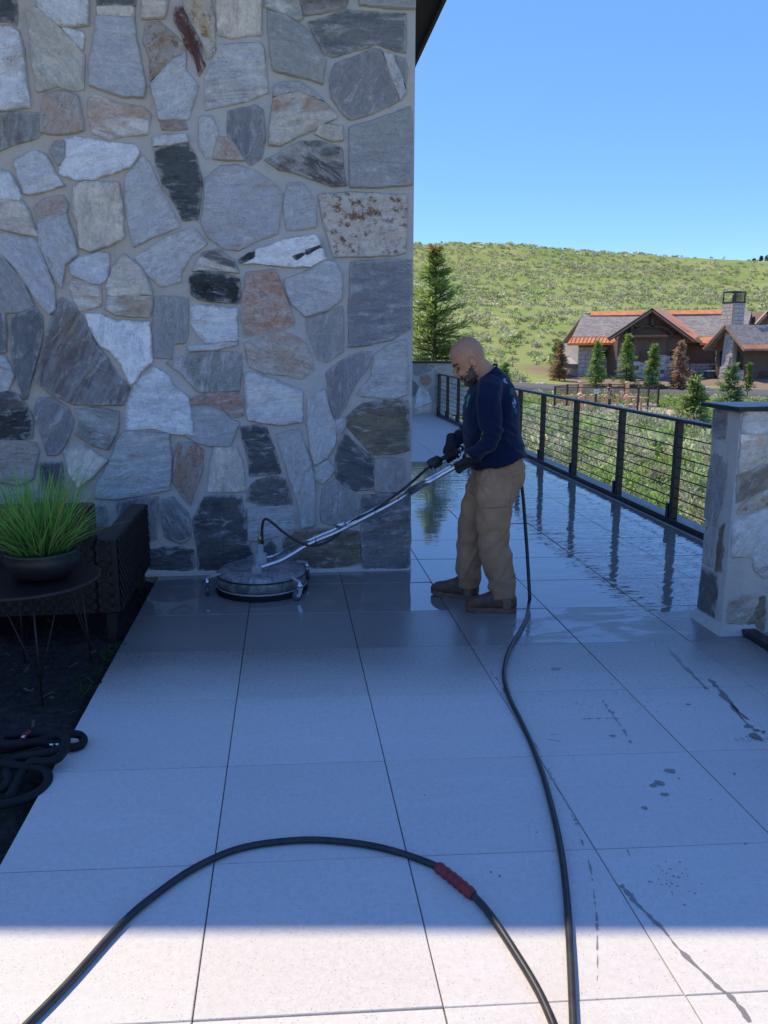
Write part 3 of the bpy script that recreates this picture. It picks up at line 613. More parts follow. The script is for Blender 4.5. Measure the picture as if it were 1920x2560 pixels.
# ================================================================ stone pillar by the gate (right edge)
PX, PY0, PY1 = 2.415, 4.11, 4.41
pl = thing('stone_pillar', 'stone end pillar of the parapet with a dark metal cap at the right edge', 'pillar', (3.0, 4.26, 0))
pc = boxo('core', (PX, PY0, -.02), (4.3, PY1, 1.255), MATS['mortar'], pl, .012)
b_ = bmesh.new(); box(b_, (PX-.05, PY0-.05, 1.257), (4.35, PY1+.05, 1.282), .003); bmobj('cap', b_, MATS['dark_metal_cap'], pl)
for x in (2.72, 3.3): latheo('rivet', [(0, .006), (.008, .005), (.011, 0)], (x, PY0+.06, 1.283), MATS['dark_metal_cap'], pl, 10)
bm = bmesh.new(); prism(bm, [(PX-.035, PY0-.035, .0), (PX-.035, PY1, .0), (PX+.01, PY1, .0), (PX+.01, PY0+.01, .0), (2.62, PY0+.01, 0), (2.60, PY0-.035, 0)], (0, 0, .06))
for v in bm.verts:
    if v.co.z > .03: v.co.x += .028 if v.co.x < PX else 0; v.co.y += .028 if v.co.y < PY0 else 0
bmobj('footing', bm, MATS['mortar'], pl)
PO = np.array([PX, PY0, 0.])
def pz(x, y): return (1640+x/2.95, 950+y/2.95)
for typ, band, s in (('L', 0, '640,215 826,205 900,210 900,370 700,390 640,380'), ('Z', 4, '640,410 790,405 800,480 640,500'), ('T', 4, '625,510 790,490 800,590 700,650 620,680'), ('O', 35, '605,700 780,640 900,600 900,740 700,850 590,900'),
                     ('Y', 38, '600,960 660,900 800,820 900,770 900,880 760,950 620,990'), ('G', 60, '575,1040 700,1000 826,950 900,960 900,1230 700,1290 560,1290'), ('P', 20, '720,1300 900,1240 900,1420 800,1450 740,1400'),
                     ('T', 30, '550,1640 640,1600 740,1600 740,1680 640,1800 545,1780'), ('O', 40, '760,1620 800,1600 790,1850 640,1850 690,1760')):
    pts = []
    for q in s.split():
        x, y = map(float, q.split(',')); p = YP(*pz(x, y), PY0)-PO; pts.append((max(p[0], .02), max(p[2], .02)))
    add_stone(pts, PO, FT, FN, typ, band, pc, proud=.008, step=.02, jit=.006)
for typ, band, pts in WALL_STONES:                       # and the parapet beyond the gate
    us = [-q[0]+.42 for q in pts]; zs = [q[1] for q in pts]
    if min(us) > .62 and max(us) < 1.86 and max(zs) < 1.23: add_stone([(u, z) for u, z in zip(us[::-1], zs[::-1])], PO, FT, FN, typ, -band, pc, proud=.008)
# the narrow end face: stones seen along the terrace
PT, PN = np.array([0, -1., 0]), np.array([-1., 0, 0]); PO2 = np.array([PX, PY1, 0.])
for typ, band, s in (('M', 0, '.02,1.10 .15,1.10 .155,1.235 .02,1.235'), ('g', 85, '.02,.62 .16,.60 .20,.78 .19,1.06 .04,1.07 .02,.9'), ('g', 85, '.03,.36 .14,.36 .13,.56 .03,.58'), ('O', 85, '.17,.34 .24,.36 .23,.62 .185,.58'), ('D', 80, '.02,.07 .2,.06 .21,.2 .2,.31 .03,.31')):
    pts = [tuple(map(float, q.split(','))) for q in s.split()]
    add_stone(pts, PO2, PT, PN, typ, band, pc, proud=.005, step=.02, jit=.005)

# ================================================================ cable railing along the terrace
RX = 3.475
rl = thing('terrace_railing', 'black metal terrace railing with thin horizontal bars overlooking the sagebrush slope', 'railing', (RX, 11, 0))
def post_y(px, py): return XP(px, py, RX)[1]
boxo('bottom_rail', (RX-.035, PY1, .0), (RX+.035, FWY, .06), MATS['black_metal'], rl, .004)
boxo('top_rail', (RX-.032, PY1, .935), (RX+.032, FWY, .965), MATS['black_metal'], rl, .004)
posts = [XP(px, 1180, RX)[1] for px in (1690, 1548, 1434, 1352)]
d = posts[1]-posts[0]; posts = [posts[0]-d] + posts
while posts[-1] < FWY-.9: posts.append(posts[-1]+1.12)
posts[-1] = FWY-.06
for y in posts:
    po = boxo('post', (RX-.03, y-.03, .06), (RX+.03, y+.03, .934), MATS['black_metal'], rl, .003)
    boxo('bracket', (RX-.04, y+.031, .061), (RX+.04, y+.075, .19), MATS['black_metal'], po, .003)
for k in range(8):
    z = .155+k*.0925
    tubeo('bar', [(RX, PY1, z), (RX, FWY-.02, z)], .0055, MATS['black_metal'], rl, 6)
# steel beads added as sun glints where the bars meet the last post
for k in range(8): latheo('bar_glint', [(0, .012), (.010, .010), (.013, 0), (0, -.002)], (RX-.012, FWY-.13, .155+k*.0925), MATS['steel'], rl, 8)
# black gate railing running towards the camera at the right edge
GX = 2.548
gr = thing('gate_railing', 'black metal gate frame with horizontal slats beside the stone pillar, right edge', 'gate', (GX+.03, 3.3, 0))
boxo('bottom_rail', (GX-.03, 1.6, .0), (GX+.05, 4.105, .035), MATS['black_metal'], gr, .003)
for y in (3.86, 2.9, 1.9): boxo('post', (GX+.0, y-.03, .036), (GX+.06, y+.03, .62), MATS['black_metal'], gr, .003)
boxo('top_rail', (GX-.01, 1.6, .62), (GX+.07, 3.90, .66), MATS['black_metal'], gr, .003)
for k in range(5): boxo('slat', (GX+.02, 1.6, .07+k*.11), (GX+.04, 3.83, .15+k*.11), MATS['black_metal'], gr, .002)
# ================================================================ land beyond the terrace
def crest(az): return np.interp(az, [-20, 8.6, 15.8, 23.5, 30.7, 60], [6.9, 6.72, 6.5, 5.83, 5.1, 3.5])                    # elevation of the skyline in degrees
PR = np.array([0, 8, 14, 22, 40, 58, 66, 72, 84, 90, 100, 112, 130]); PZ = np.array([-1.5, -1.55, -1.75, -2.05, -2.65, -3.05, -3.0, -2.75, -2.55, -2.3, -1.75, -.9, .8])
def land_z(X, Y):
    X = np.asarray(X, float); Y = np.asarray(Y, float)
    r = np.hypot(X, Y); az = np.degrees(np.arctan2(X, Y))
    z = np.interp(r, PR, PZ)
    zc = EYE+335*np.tan(np.radians(np.clip(crest(np.clip(az, -20, 60)), 2, 9)))
    t = np.clip((r-120)/(335-120), 0, 1); hill = 0.25+(zc-.25)*(t*1.0*(1-.18*np.sin(np.pi*t)))
    over = np.clip((r-335)/400, 0, None)
    hz = np.where(r > 335, zc-over**1.5*40, hill)
    w = np.clip((r-118)/18, 0, 1); w = w*w*(3-2*w)
    z = z*(1-w)+hz*w
    # the near bank rises towards the right-hand side beyond the road
    return z
def land_n(x, y, r):
    return (.16*noise.noise((x*.23, y*.23, 0))*min(1, r/20)+ (1.3*noise.noise((x*.018, y*.018, 7)) + .5*noise.noise((x*.06, y*.06, 3)))*min(1, max(0, (r-100)/60)))
def land_mesh():
    azs = np.radians(np.concatenate([np.linspace(-180, -6, 44, endpoint=False), np.linspace(-6, 46, 150, endpoint=False), np.linspace(46, 180, 36)]))
    rs = np.concatenate([np.linspace(3.5, 40, 50, endpoint=False), np.linspace(40, 130, 70, endpoint=False), np.linspace(130, 345, 60, endpoint=False), np.geomspace(345, 2500, 16)])
    A, Rr = np.meshgrid(azs, rs); X = Rr*np.sin(A); Y = Rr*np.cos(A); Z = land_z(X, Y)
    V = np.stack([X, Y, Z], -1).reshape(-1, 3); rf = Rr.ravel()
    for i in range(len(V)): V[i, 2] += land_n(V[i, 0], V[i, 1], rf[i])
    na, nr = len(azs), len(rs)
    j, i = np.meshgrid(np.arange(nr-1), np.arange(na-1), indexing='ij'); q = j*na+i
    F = np.stack([q, q+1, q+na+1, q+na], -1).reshape(-1, 4)[:, ::-1]
    return V, F
b = NB('hillside_ground'); p = b.pos(); X, Y, Z = b.sep(p)
n1 = b.noise(p, .035, 5, .6); n2 = b.noise(p, .22, 5, .6); n3 = b.noise(p, 2.5, 4, .6); n4 = b.noise(p, .09, 3, .5)
c = b.mix(b.ramp(n1, [(.38, 0.), (.62, 1.)]), (.25, .305, .085), (.36, .375, .13))
c = b.mix(b.ramp(n2, [(.45, 0.), (.68, .8)]), c, (.20, .30, .075))
c = b.mix(b.ramp(n4, [(.56, 0.), (.70, .75)]), c, (.44, .39, .19))
c = b.mix(b.math('MULTIPLY', n3, .55), c, (.14, .19, .06))
rr = b.math('POWER', b.math('ADD', b.math('POWER', X, 2.), b.math('POWER', Y, 2.)), .5)
near = b.smooth(rr, 58., 40., 0., 1.)
c = b.mix(b.math('MULTIPLY', near, b.ramp(n2, [(.35, 0.), (.6, .6)])), c, (.31, .265, .16))
# bare reddish earth around the lodge and gravel round the pipe enclosure
dirt = b.math('MULTIPLY', b.smooth(b.math('ADD', rr, b.math('MULTIPLY_ADD', n2, 16., -8.)), 84.5, 88.), b.smooth(b.math('ADD', rr, b.math('MULTIPLY_ADD', n2, 10., -5.)), 116., 106.))
dirt = b.math('MULTIPLY', dirt, b.smooth(b.math('ADD', X, b.math('MULTIPLY_ADD', n2, 6., -3.)), 27.5, 32.))
c = b.mix(b.math('MULTIPLY', dirt, .9), c, b.mix(n3, (.20, .125, .095), (.30, .20, .155)))
gx = b.math('SUBTRACT', X, 23.5); gy = b.math('SUBTRACT', Y, 56.5)
gd = b.math('POWER', b.math('ADD', b.math('POWER', b.math('MULTIPLY', gx, .8), 2.), b.math('POWER', gy, 2.)), .5)
c = b.mix(b.smooth(b.math('ADD', gd, b.math('MULTIPLY_ADD', n2, 5., -2.5)), 5.6, 3.6), c, b.mix(n3, (.40, .29, .21), (.55, .44, .34)))
b.bsdf(c, .95, 0, b.bump(n3, .6, .15), spec=.1)
V, F = land_mesh(); hillside = struct(link('hillside', npmesh('hillside', V, F), b.m, None, True))
def gz(x, y): return float(land_z(x, y))+land_n(x, y, math.hypot(x, y))

# road that crosses below the lodge
road_c = [(-30, 88), (-5, 86.5), (8, 85), (16, 82.5), (24, 79), (32, 74.5), (40, 68.5), (50, 60), (62, 48)]
def road():
    P = smooth_path([(x, y, 0) for x, y in road_c], 14); V = []; F = []
    for i, p in enumerate(P):
        d = P[min(i+1, len(P)-1)]-P[max(i-1, 0)]; d /= np.linalg.norm(d); nn = np.array([-d[1], d[0], 0])
        zc = max(gz(*(p+nn*k)[:2]) for k in (-4, -2, 0, 2, 4))+.08
        for k, dz in ((-4.1, -.9), (-3.9, 0), (3.9, .12), (4.1, -.9)): q = p+nn*k; V.append((q[0], q[1], zc+dz))
    for i in range(len(P)-1):
        for k in range(3): F.append((i*4+k, i*4+k+1, i*4+k+5, i*4+k+4))
    struct(link('road', npmesh('road', np.array(V), np.array(F)[:, ::-1]), MATS['road_asphalt']))
road()
def road_dist(x, y):
    P = ROADP; return np.min(np.hypot(P[:, 0, None]-x, P[:, 1, None]-y), 0)
ROADP = np.array(smooth_path([(x, y, 0) for x, y in road_c], 14))[:, :2]

# ---------------------------------------------------------------- foliage material and leaf clouds
def leafmat(name, trans=.35, rough=.7):
    b = NB(name); c = b.attr('tone', 'GEOMETRY')
    d = b.bsdf(c, rough, done=False, spec=.2); t = b.n('ShaderNodeBsdfTranslucent'); b.l(c, t.inputs[0])
    mx = b.n('ShaderNodeMixShader'); mx.inputs[0].default_value = trans; b.l(d, mx.inputs[1]); b.l(t.outputs[0], mx.inputs[2]); b.l(mx.outputs[0], b.out.inputs[0])
    return b.m
leafmat('sage_leaf', .5); leafmat('grass_blade', .5); leafmat('needles', .45); leafmat('broad_leaf', .5)
def leaf_cloud(C, L, W, up=.3, out=None):
    """one narrow quad per row of C (n,3): length L, width W, random direction leaning up/outwards"""
    n = len(C); d = RNG.normal(size=(n, 3)); d[:, 2] = np.abs(d[:, 2])*.6+up
    if out is not None: d += out
    d /= np.linalg.norm(d, axis=1)[:, None]
    s = np.cross(d, RNG.normal(size=(n, 3))); s /= np.linalg.norm(s, axis=1)[:, None]+1e-9
    d = d*np.reshape(L, (-1, 1)); s = s*np.reshape(W, (-1, 1))
    return np.stack([C-s*.6, C+s*.6, C+d+s, C+d-s], 1).reshape(-1, 3)
def bushes(name, label, pos, rad_, hgt, nleaf, lsize, tones, woody):
    """many sagebrush plants as one mass: pos (n,2)"""
    n = len(pos); Z = np.array([gz(x, y) for x, y in pos]); k = n*nleaf
    idx = np.repeat(np.arange(n), nleaf)
    th = RNG.uniform(0, 2*np.pi, k); u = RNG.uniform(.02, 1, k)**.8; ph = np.arcsin(u); rr = RNG.uniform(.45, 1.0, k)**.5
    lob = 1+.28*np.sin(3*th+idx*1.7)+.18*np.sin(5*th+idx*2.9+3*u)
    out = np.stack([np.cos(th)*np.cos(ph), np.sin(th)*np.cos(ph), np.sin(ph)], 1)
    R = (rr*lob)[:, None]*np.stack([rad_[idx], rad_[idx], hgt[idx]], 1)
    C = np.stack([pos[idx, 0], pos[idx, 1], Z[idx]], 1)+out*R
    s = lsize*(rad_[idx]/rad_.mean())**.5*RNG.uniform(.6, 1.4, k)
    V = leaf_cloud(C, s*1.5, s*.42, .35, out*.8)
    t = np.array(tones); bt = t[RNG.integers(0, len(t), n)]*RNG.uniform(.75, 1.2, (n, 1))
    wood = RNG.random(k) < woody[idx]*(1.25-u)
    tone = bt[idx]*np.array([1.02, 1.04, .92])*RNG.uniform(.75, 1.25, (k, 1)); tone[wood] = np.array([.34, .28, .22])*RNG.uniform(.6, 1.2, (wood.sum(), 1))
    me = npmesh(name, V, np.arange(k*4).reshape(-1, 4), np.repeat(tone, 4, 0))
    return tag(link(name, me, MATS['sage_leaf']), label, 'sagebrush', kind='stuff')
SAGE = [(.48, .52, .33), (.43, .50, .28), (.37, .48, .19), (.52, .54, .40), (.42, .40, .32), (.32, .46, .14)]
def scatter(n, r0, r1, a0, a1, keep):
    out = []
    while len(out) < n:
        r = np.sqrt(RNG.uniform(r0*r0, r1*r1, 2*n)); a = np.radians(RNG.uniform(a0, a1, 2*n)); x, y = r*np.sin(a), r*np.cos(a)
        for p in zip(x[keep(x, y)], y[keep(x, y)]): out.append(p)
    return np.array(out[:n])
LODGE = lambda x, y: (x > 29) & (x < 70) & (y > 70) & (y < 104)
ENC = lambda x, y: (np.abs(x-22.6) < 5.2) & (y > 49.5) & (y < 60.5)
def beyond_road(x, y):
    az = np.degrees(np.arctan2(x, y)); ra = np.degrees(np.arctan2(ROADP[:, 0], ROADP[:, 1])); return np.hypot(x, y) > np.interp(az, ra, np.hypot(ROADP[:, 0], ROADP[:, 1]))+5.5
def keep_near(x, y): return ((x > 4.9) | (y > 20.5)) & ~ENC(x, y) & ((np.hypot(x, y) < 53) | beyond_road(x, y))
def vn(x, y, s, o): return np.array([noise.noise((a*s, b_*s, o)) for a, b_ in zip(x, y)])
def keep_far(x, y):
    r = np.hypot(x, y); ok = ~LODGE(x, y) & (road_dist(x, y) > 5.2)
    d = vn(x, y, .022, 9)+.6*vn(x, y, .07, 4); thin = np.where((r > 150) & (r < 270), .22, -.1)
    return ok & (d+RNG.normal(0, .22, len(x)) > thin)
pn = scatter(150, 5, 26, 3, 42, keep_near); nn_ = len(pn)
bushes('sagebrush_near', 'grey-green sagebrush thicket on the slope right behind the railing', pn, RNG.uniform(.30, .75, nn_), RNG.uniform(.35, .85, nn_), 1000, .05, SAGE, RNG.uniform(.02, .4, nn_))
pn = scatter(330, 26, 60, 3, 40, keep_near); nn_ = len(pn)
bushes('sagebrush_slope', 'pale sagebrush mass between the terrace and the road', pn, RNG.uniform(.4, 1.0, nn_), RNG.uniform(.4, .95, nn_), 420, .08, SAGE, RNG.uniform(.02, .35, nn_))
pn = scatter(900, 60, 125, 0, 38, lambda x, y: keep_near(x, y) & ~LODGE(x, y) & ~((np.hypot(x, y) > 84) & (x > 25) & (y > 72))); nn_ = len(pn)
bushes('sagebrush_roadside', 'dense green-grey brush along the far side of the road', pn, RNG.uniform(.45, 1.1, nn_), RNG.uniform(.5, 1.2, nn_), 130, .14, SAGE, RNG.uniform(.05, .4, nn_))
pn = scatter(6000, 118, 350, 2, 37, keep_far); nn_ = len(pn)
bushes('sagebrush_hill', 'scattered sagebrush clumps dotting the green hill up to its crest', pn, np.clip(RNG.lognormal(-.62, .45, nn_), .22, 1.9), np.clip(RNG.lognormal(-.85, .35, nn_), .2, 1.1), 42, .21, [(.53, .55, .35), (.46, .51, .28), (.47, .46, .34), (.56, .57, .42), (.38, .48, .18)], RNG.uniform(.1, .5, nn_))
pn = scatter(420, 52, 78, 3, 40, lambda x, y: ~ENC(x, y) & ~beyond_road(x, y) & (road_dist(x, y) > 5.0)); nn_ = len(pn)
bushes('sagebrush_verge', 'low scrub on the verge this side of the road', pn, RNG.uniform(.25, .6, nn_), RNG.uniform(.14, .34, nn_), 120, .08, SAGE, RNG.uniform(.02, .3, nn_))
def grasses():
    P = scatter(14000, 4, 76, 3, 42, lambda x, y: ((x > 4.9) | (y > 20.5)) & ~ENC(x, y) & (road_dist(x, y) > 4.6)); k = 7; n = len(P)*k
    r = np.repeat(np.hypot(P[:, 0], P[:, 1]), k)
    B = np.repeat(np.array([(x, y, gz(x, y)) for x, y in P]), k, 0); B[:, :2] += RNG.normal(0, .10, (n, 2)); B[:, 2] -= .01
    h = RNG.uniform(.12, .42, n); w = .004+.0006*r
    dry = np.repeat(vn(P[:, 0], P[:, 1], .12, 2)+RNG.normal(0, .25, len(P)) > .12, k)
    tone = np.where(dry[:, None], np.array([[.50, .43, .22]]), np.array([[.26, .40, .08]]))*RNG.uniform(.7, 1.2, (n, 1))
    V = leaf_cloud(B, h, w, .9)
    tag(link('meadow_grass', npmesh('meadow_grass', V, np.arange(n*4).reshape(-1, 4), np.repeat(tone, 4, 0)), MATS['grass_blade']), 'tufts of green and straw grass between the sagebrush', 'grass', kind='stuff')
grasses()

# ---------------------------------------------------------------- conifers
def conifer(name, label, loc, H, R, seed, whorls=26, per=7, tone=(.075, .12, .035), tip=(.17, .25, .06), lean=0, brown_low=0., needle=.06, dens=1., group=None, bare=.06, top_brown=False):
    rg = np.random.default_rng(seed); t = thing(name, label, 'tree', loc, group)
    loc = np.array(loc, float)
    bm = bmesh.new(); tube(bm, [loc+np.array([lean*H*k*k, 0, H*k]) for k in (0, .3, .6, .98)], [.018*H, .013*H, .008*H, .002*H], 7); bmobj('trunk', bm, MATS['bark'], t, True)
    C, D, T = [], [], []; bm = bmesh.new()
    for i in range(whorls):
        f = bare+(1-bare)*(i/whorls)**.92; z = H*f; Lb = R*(1-f)**.95+.012*H*(1-f)*(1 if f > .14 else .75+1.8*f)
        for j in range(per):
            L = Lb*rg.uniform(.5, 1.2); a = rg.uniform(0, 2*math.pi); dz = rg.uniform(-.22, .22)+(.55*f-.22)
            d = np.array([math.cos(a), math.sin(a), dz]); b0 = loc+np.array([lean*H*f*f, 0, z+rg.uniform(-.4, .4)*H/whorls])
            m_ = max(4, int(15*dens*L/R+4)); side = np.cross(d, [0, 0, 1.]); side /= np.linalg.norm(side)
            if L > .15*R: tube(bm, [b0, b0+d*L*.5-np.array([0, 0, .02*L]), b0+d*L*.92], [.004*H, .0025*H, .001*H], 4, False)
            for k in range(m_):
                s = (k+rg.random())/m_; p = b0+d*L*s+np.array([0, 0, -.10*L*s*(1-s)*2])
                wd = .34*L*(1-s*.75)
                for sg in (-1, 1, 0):
                    q = p+side*sg*wd*rg.uniform(.1, 1)+np.array([0, 0, rg.normal(0, .03*L)])
                    nb_ = 2
                    for e in range(nb_):
                        C.append(q+rg.normal(0, needle*.5, 3)); D.append(d*.9+side*sg*.8+np.array([0, 0, .25])+rg.normal(0, .35, 3))
                        g = s*.75+.25*rg.random(); c_ = np.array(tone)*(1-g)+np.array(tip)*g
                        if rg.random() < brown_low*max(0, 1.15-f*2.2): c_ = np.array([.30, .15, .075])
                        if top_brown and f > .955 and rg.random() < .6: c_ = np.array([.30, .12, .06])
                        T.append(c_*rg.uniform(.7, 1.25))
    C, D, T = np.array(C), np.array(D), np.array(T); n = len(C); D /= np.linalg.norm(D, axis=1)[:, None]
    S = np.cross(D, rg.normal(size=(n, 3))); S /= np.linalg.norm(S, axis=1)[:, None]; L = needle*rg.uniform(.8, 1.7, (n, 1))
    V = np.stack([C-S*L*.16, C+S*L*.16, C+D*L*1.5+S*L*.10, C+D*L*1.5-S*L*.10], 1).reshape(-1, 3)
    bmobj('branches', bm, MATS['bark'], t)
    me = npmesh('needles', V, np.arange(n*4).reshape(-1, 4), np.repeat(T, 4, 0)); o = link('crown', me, MATS['needles']); setp(o, t)
    return t
def base_at(px, r):                                      # a point r metres away (level) under photo column px
    q = ray(px, 900); q = q/np.hypot(q[0], q[1])*r; return q[0], q[1]
def tree_at(px, top_py, r, **kw):
    x, y = base_at(px, r); z = gz(x, y)-.05; tp = ray(px, top_py); H = EYE+r*tp[2]/np.hypot(tp[0], tp[1])-z
    return (x, y, z), H
loc, H = tree_at(1086, 612, 25.5)
conifer('spruce_tree', 'tall dense spruce with bright new tips rising behind the far stone parapet', loc, H, 2.75, 3, 30, 6, (.12, .18, .055), (.42, .54, .15), needle=.085, dens=1.35, top_brown=True)
for px, top, r, R, tone, tip, bl, lab, sd in (
    (1493, 852, 84, 1.15, (.10, .16, .04), (.24, .33, .09), 0, 'bushy young spruce in front of the left stone wing of the lodge', 11),
    (1568, 832, 83, 1.25, (.10, .16, .04), (.24, .33, .09), .55, 'slim green spruce browning at its foot before the lodge gable', 12),
    (1634, 858, 83, 1.1, (.09, .14, .04), (.22, .31, .08), 0, 'narrow green spruce in front of the dark lodge window', 13),
    (1701, 850, 82, 1.25, (.26, .15, .085), (.40, .26, .16), 1.0, 'withered orange-brown spruce in front of the lodge', 14),
    (1392, 848, 97, 1.5, (.10, .15, .05), (.21, .28, .09), .1, 'small green tree left of the lodge driveway', 15),
    (1400, 852, 92, 1.0, (.16, .13, .06), (.33, .22, .12), .7, 'small half-brown tree beside the lodge driveway', 16),
    (1742, 941, 46, 1.15, (.10, .14, .045), (.25, .31, .11), 0, 'squat young pine in the brush between enclosure and pillar', 17),
    (1834, 908, 62, 1.25, (.08, .12, .06), (.20, .27, .13), 0, 'open blue-green young spruce before the lodge chimney wing', 18),
    (1262, 908, 60, .7, (.09, .16, .04), (.2, .32, .08), 0, 'small bright green conifer just behind the man\'s shoulder', 19)):
    loc, H = tree_at(px, top, r); conifer('young_conifer', lab, loc, H, R*1.15, sd, 13, 5, tuple(c*1.5 for c in tone), tuple(min(.6, c*1.65) for c in tip), needle=.14, dens=.8, brown_low=bl, group='young conifers on the slope', bare=.1)
for px, top, wh in ((1862, 648, 'second from the left in the row'), (1880, 641, 'middle one of the row'), (1893, 640, 'just right of the middle one'), (1911, 636, 'rightmost of the row'), (1850, 652, 'leftmost of the row')):
    loc, H = tree_at(px, top, 338); conifer('ridge_conifer', 'tiny dark conifer on the far right hill crest, '+wh, (loc[0], loc[1], loc[2]-.3), min(H, 3.2)+.3, .7, px, 8, 4, (.08, .10, .06), (.13, .16, .09), needle=.22, dens=.5, group='conifers on the hill crest')
def sapling():
    x, y = base_at(1876, 70); z = gz(x, y); t = thing('sapling', 'thin leafy sapling in front of the lodge porch', 'tree', (x, y, z)); H = 3.1
    bm = bmesh.new(); C = []
    tube(bm, [(x, y, z), (x+.05, y, z+H*.5), (x-.05, y, z+H)], [.03, .02, .008], 6)
    for k in range(30):
        h = RNG.uniform(.3, .97)*H; a = RNG.uniform(0, 6.28); L = RNG.uniform(.25, .75)*(1.1-h/H)
        e = np.array([x+math.cos(a)*L, y+math.sin(a)*L, z+h+L*.7]); tube(bm, [(x, y, z+h), e], [.008, .004], 4, False)
        C += [np.array([x, y, z+h])*(1-s)+e*s+RNG.normal(0, .08, 3) for s in RNG.uniform(.2, 1.1, 22)]
    bmobj('trunk', bm, MATS['bark'], t); C = np.array(C); n = len(C)
    o = link('crown', npmesh('crown', leaf_cloud(C, np.full(n, .13), np.full(n, .045), 0), np.arange(n*4).reshape(-1, 4), np.repeat(np.array([[.16, .25, .06]])*RNG.uniform(.7, 1.3, (n, 1)), 4, 0)), MATS['broad_leaf']); setp(o, t)
sapling()

# ================================================================ mountain lodge across the road
lx, ly = base_at(1640, 92)
lodge = thing('mountain_lodge', 'brown mountain lodge with copper roof edges, stone base and stone chimney', 'house', (lx, ly, gz(lx, ly)))
h1 = lambda x, y, Y: YP(1400+x/6.381, 720+y/6.381, Y)
h2 = lambda x, y, Y: YP(1640+x/5.925, 720+y/5.925, Y)
s8 = lambda x, y, Y: YP(1340+x/2.8603, 700+y/2.8603, Y)
def slab(name, pts, mat, parent=lodge, ex=(0, .25, 0)): return prismo(name, pts, ex, MATS[mat], parent)
UNIT = None
def blocks(parent, poly, Y, seed, bh=.42, depth=.10):
    """coursed stone blocks over an upright polygon in the plane Y"""
    global UNIT
    if UNIT is None:
        bm = bmesh.new(); box(bm, (-.5, -.5, -.5), (.5, .5, .5), .06); UNIT = bpy.data.meshes.new('stone_block'); bm.to_mesh(UNIT); bm.free(); UNIT.materials.append(MATS['stone_block'])
    rg = random.Random(seed); P = [(p[0], p[2]) for p in poly]
    def inside(x, z):
        r_ = False
        for (x0, z0), (x1, z1) in zip(P, P[1:]+P[:1]):
            if (z0 > z) != (z1 > z) and x < (x1-x0)*(z-z0)/(z1-z0)+x0: r_ = not r_
        return r_
    z0 = min(p[1] for p in P); z1 = max(p[1] for p in P); x0 = min(p[0] for p in P); x1 = max(p[0] for p in P); z = z0
    while z < z1-.1:
        hh = bh*rg.uniform(.7, 1.3); hh = min(hh, z1-z); x = x0
        while x < x1-.08:
            w = min(rg.uniform(.45, 1.15), x1-x)
            if w < .15: break
            if inside(x+w/2, z+hh/2) and inside(x+w*.1, z+hh/2) and inside(x+w*.9, z+hh/2):
                o = bpy.data.objects.new('stone_block', UNIT); COL.objects.link(o); o.location = (x+w/2, Y-depth/2+rg.uniform(-.02, .02), z+hh/2); o.scale = (w-.04, depth, hh-.04)
                setp(o, parent)
            x += w
        z += hh
YB = 92.
# roofs: shingle field with copper along ridge and eave
slab('roof', [h1(195, 775, 91.5), h1(900, 775, 91.5), h1(1420, 432, 96.4), h1(480, 440, 96.4), h1(370, 405, 97)], 'shingle', ex=(0, .1, -.2))
slab('eave_copper', [h1(120, 882, 90.3), h1(900, 872, 90.3), h1(860, 775, 91.6), h1(195, 775, 91.6)], 'copper', ex=(0, .05, -.25))
slab('ridge_copper', [h1(480, 438, 96.2), h1(1290, 426, 96.2), h1(1380, 362, 97.1), h1(510, 372, 97.1)], 'copper', ex=(0, .3, -.35))
slab('roof', [h2(200, 400, 96.4), h2(1120, 385, 96.4), h2(860, 720, 91.5), h2(600, 720, 91.5)], 'shingle', ex=(0, .1, -.2))
slab('eave_copper', [h2(630, 718, 91.6), h2(870, 712, 91.6), h2(780, 822, 90.3), h2(655, 812, 90.3)], 'copper', ex=(0, .05, -.25))
slab('ridge_copper', [h2(130, 330, 97.1), h2(1120, 320, 97.1), h2(1120, 380, 96.2), h2(200, 388, 96.2)], 'copper', ex=(0, .3, -.35))
slab('roof', [h2(1300, 340, 97), h2(1418, 345, 97), h2(1372, 540, 93), h2(1290, 540, 93)], 'shingle', ex=(0, .1, -.2))
slab('rake_board', [h2(1418, 343, 97), h2(1442, 535, 97), h2(1375, 540, 93.2)], 'timber_brown', ex=(.1, .3, 0))
# standing seams on the copper
for x in range(170, 800, 62): slab('seam', [h1(x-18, 879, 90.22), h1(x-10, 879, 90.22), h1(x+32, 778, 91.5), h1(x+24, 778, 91.5)], 'copper', ex=(0, 0, .05))
# back slope closes the roof
slab('roof', [h1(370, 405, 97), h2(1418, 345, 97), h2(1418, 345, 97)+np.array([2, 7, -4.5]), h1(370, 405, 97)+np.array([-1, 7, -4.5])], 'shingle', ex=(0, 0, -.2))
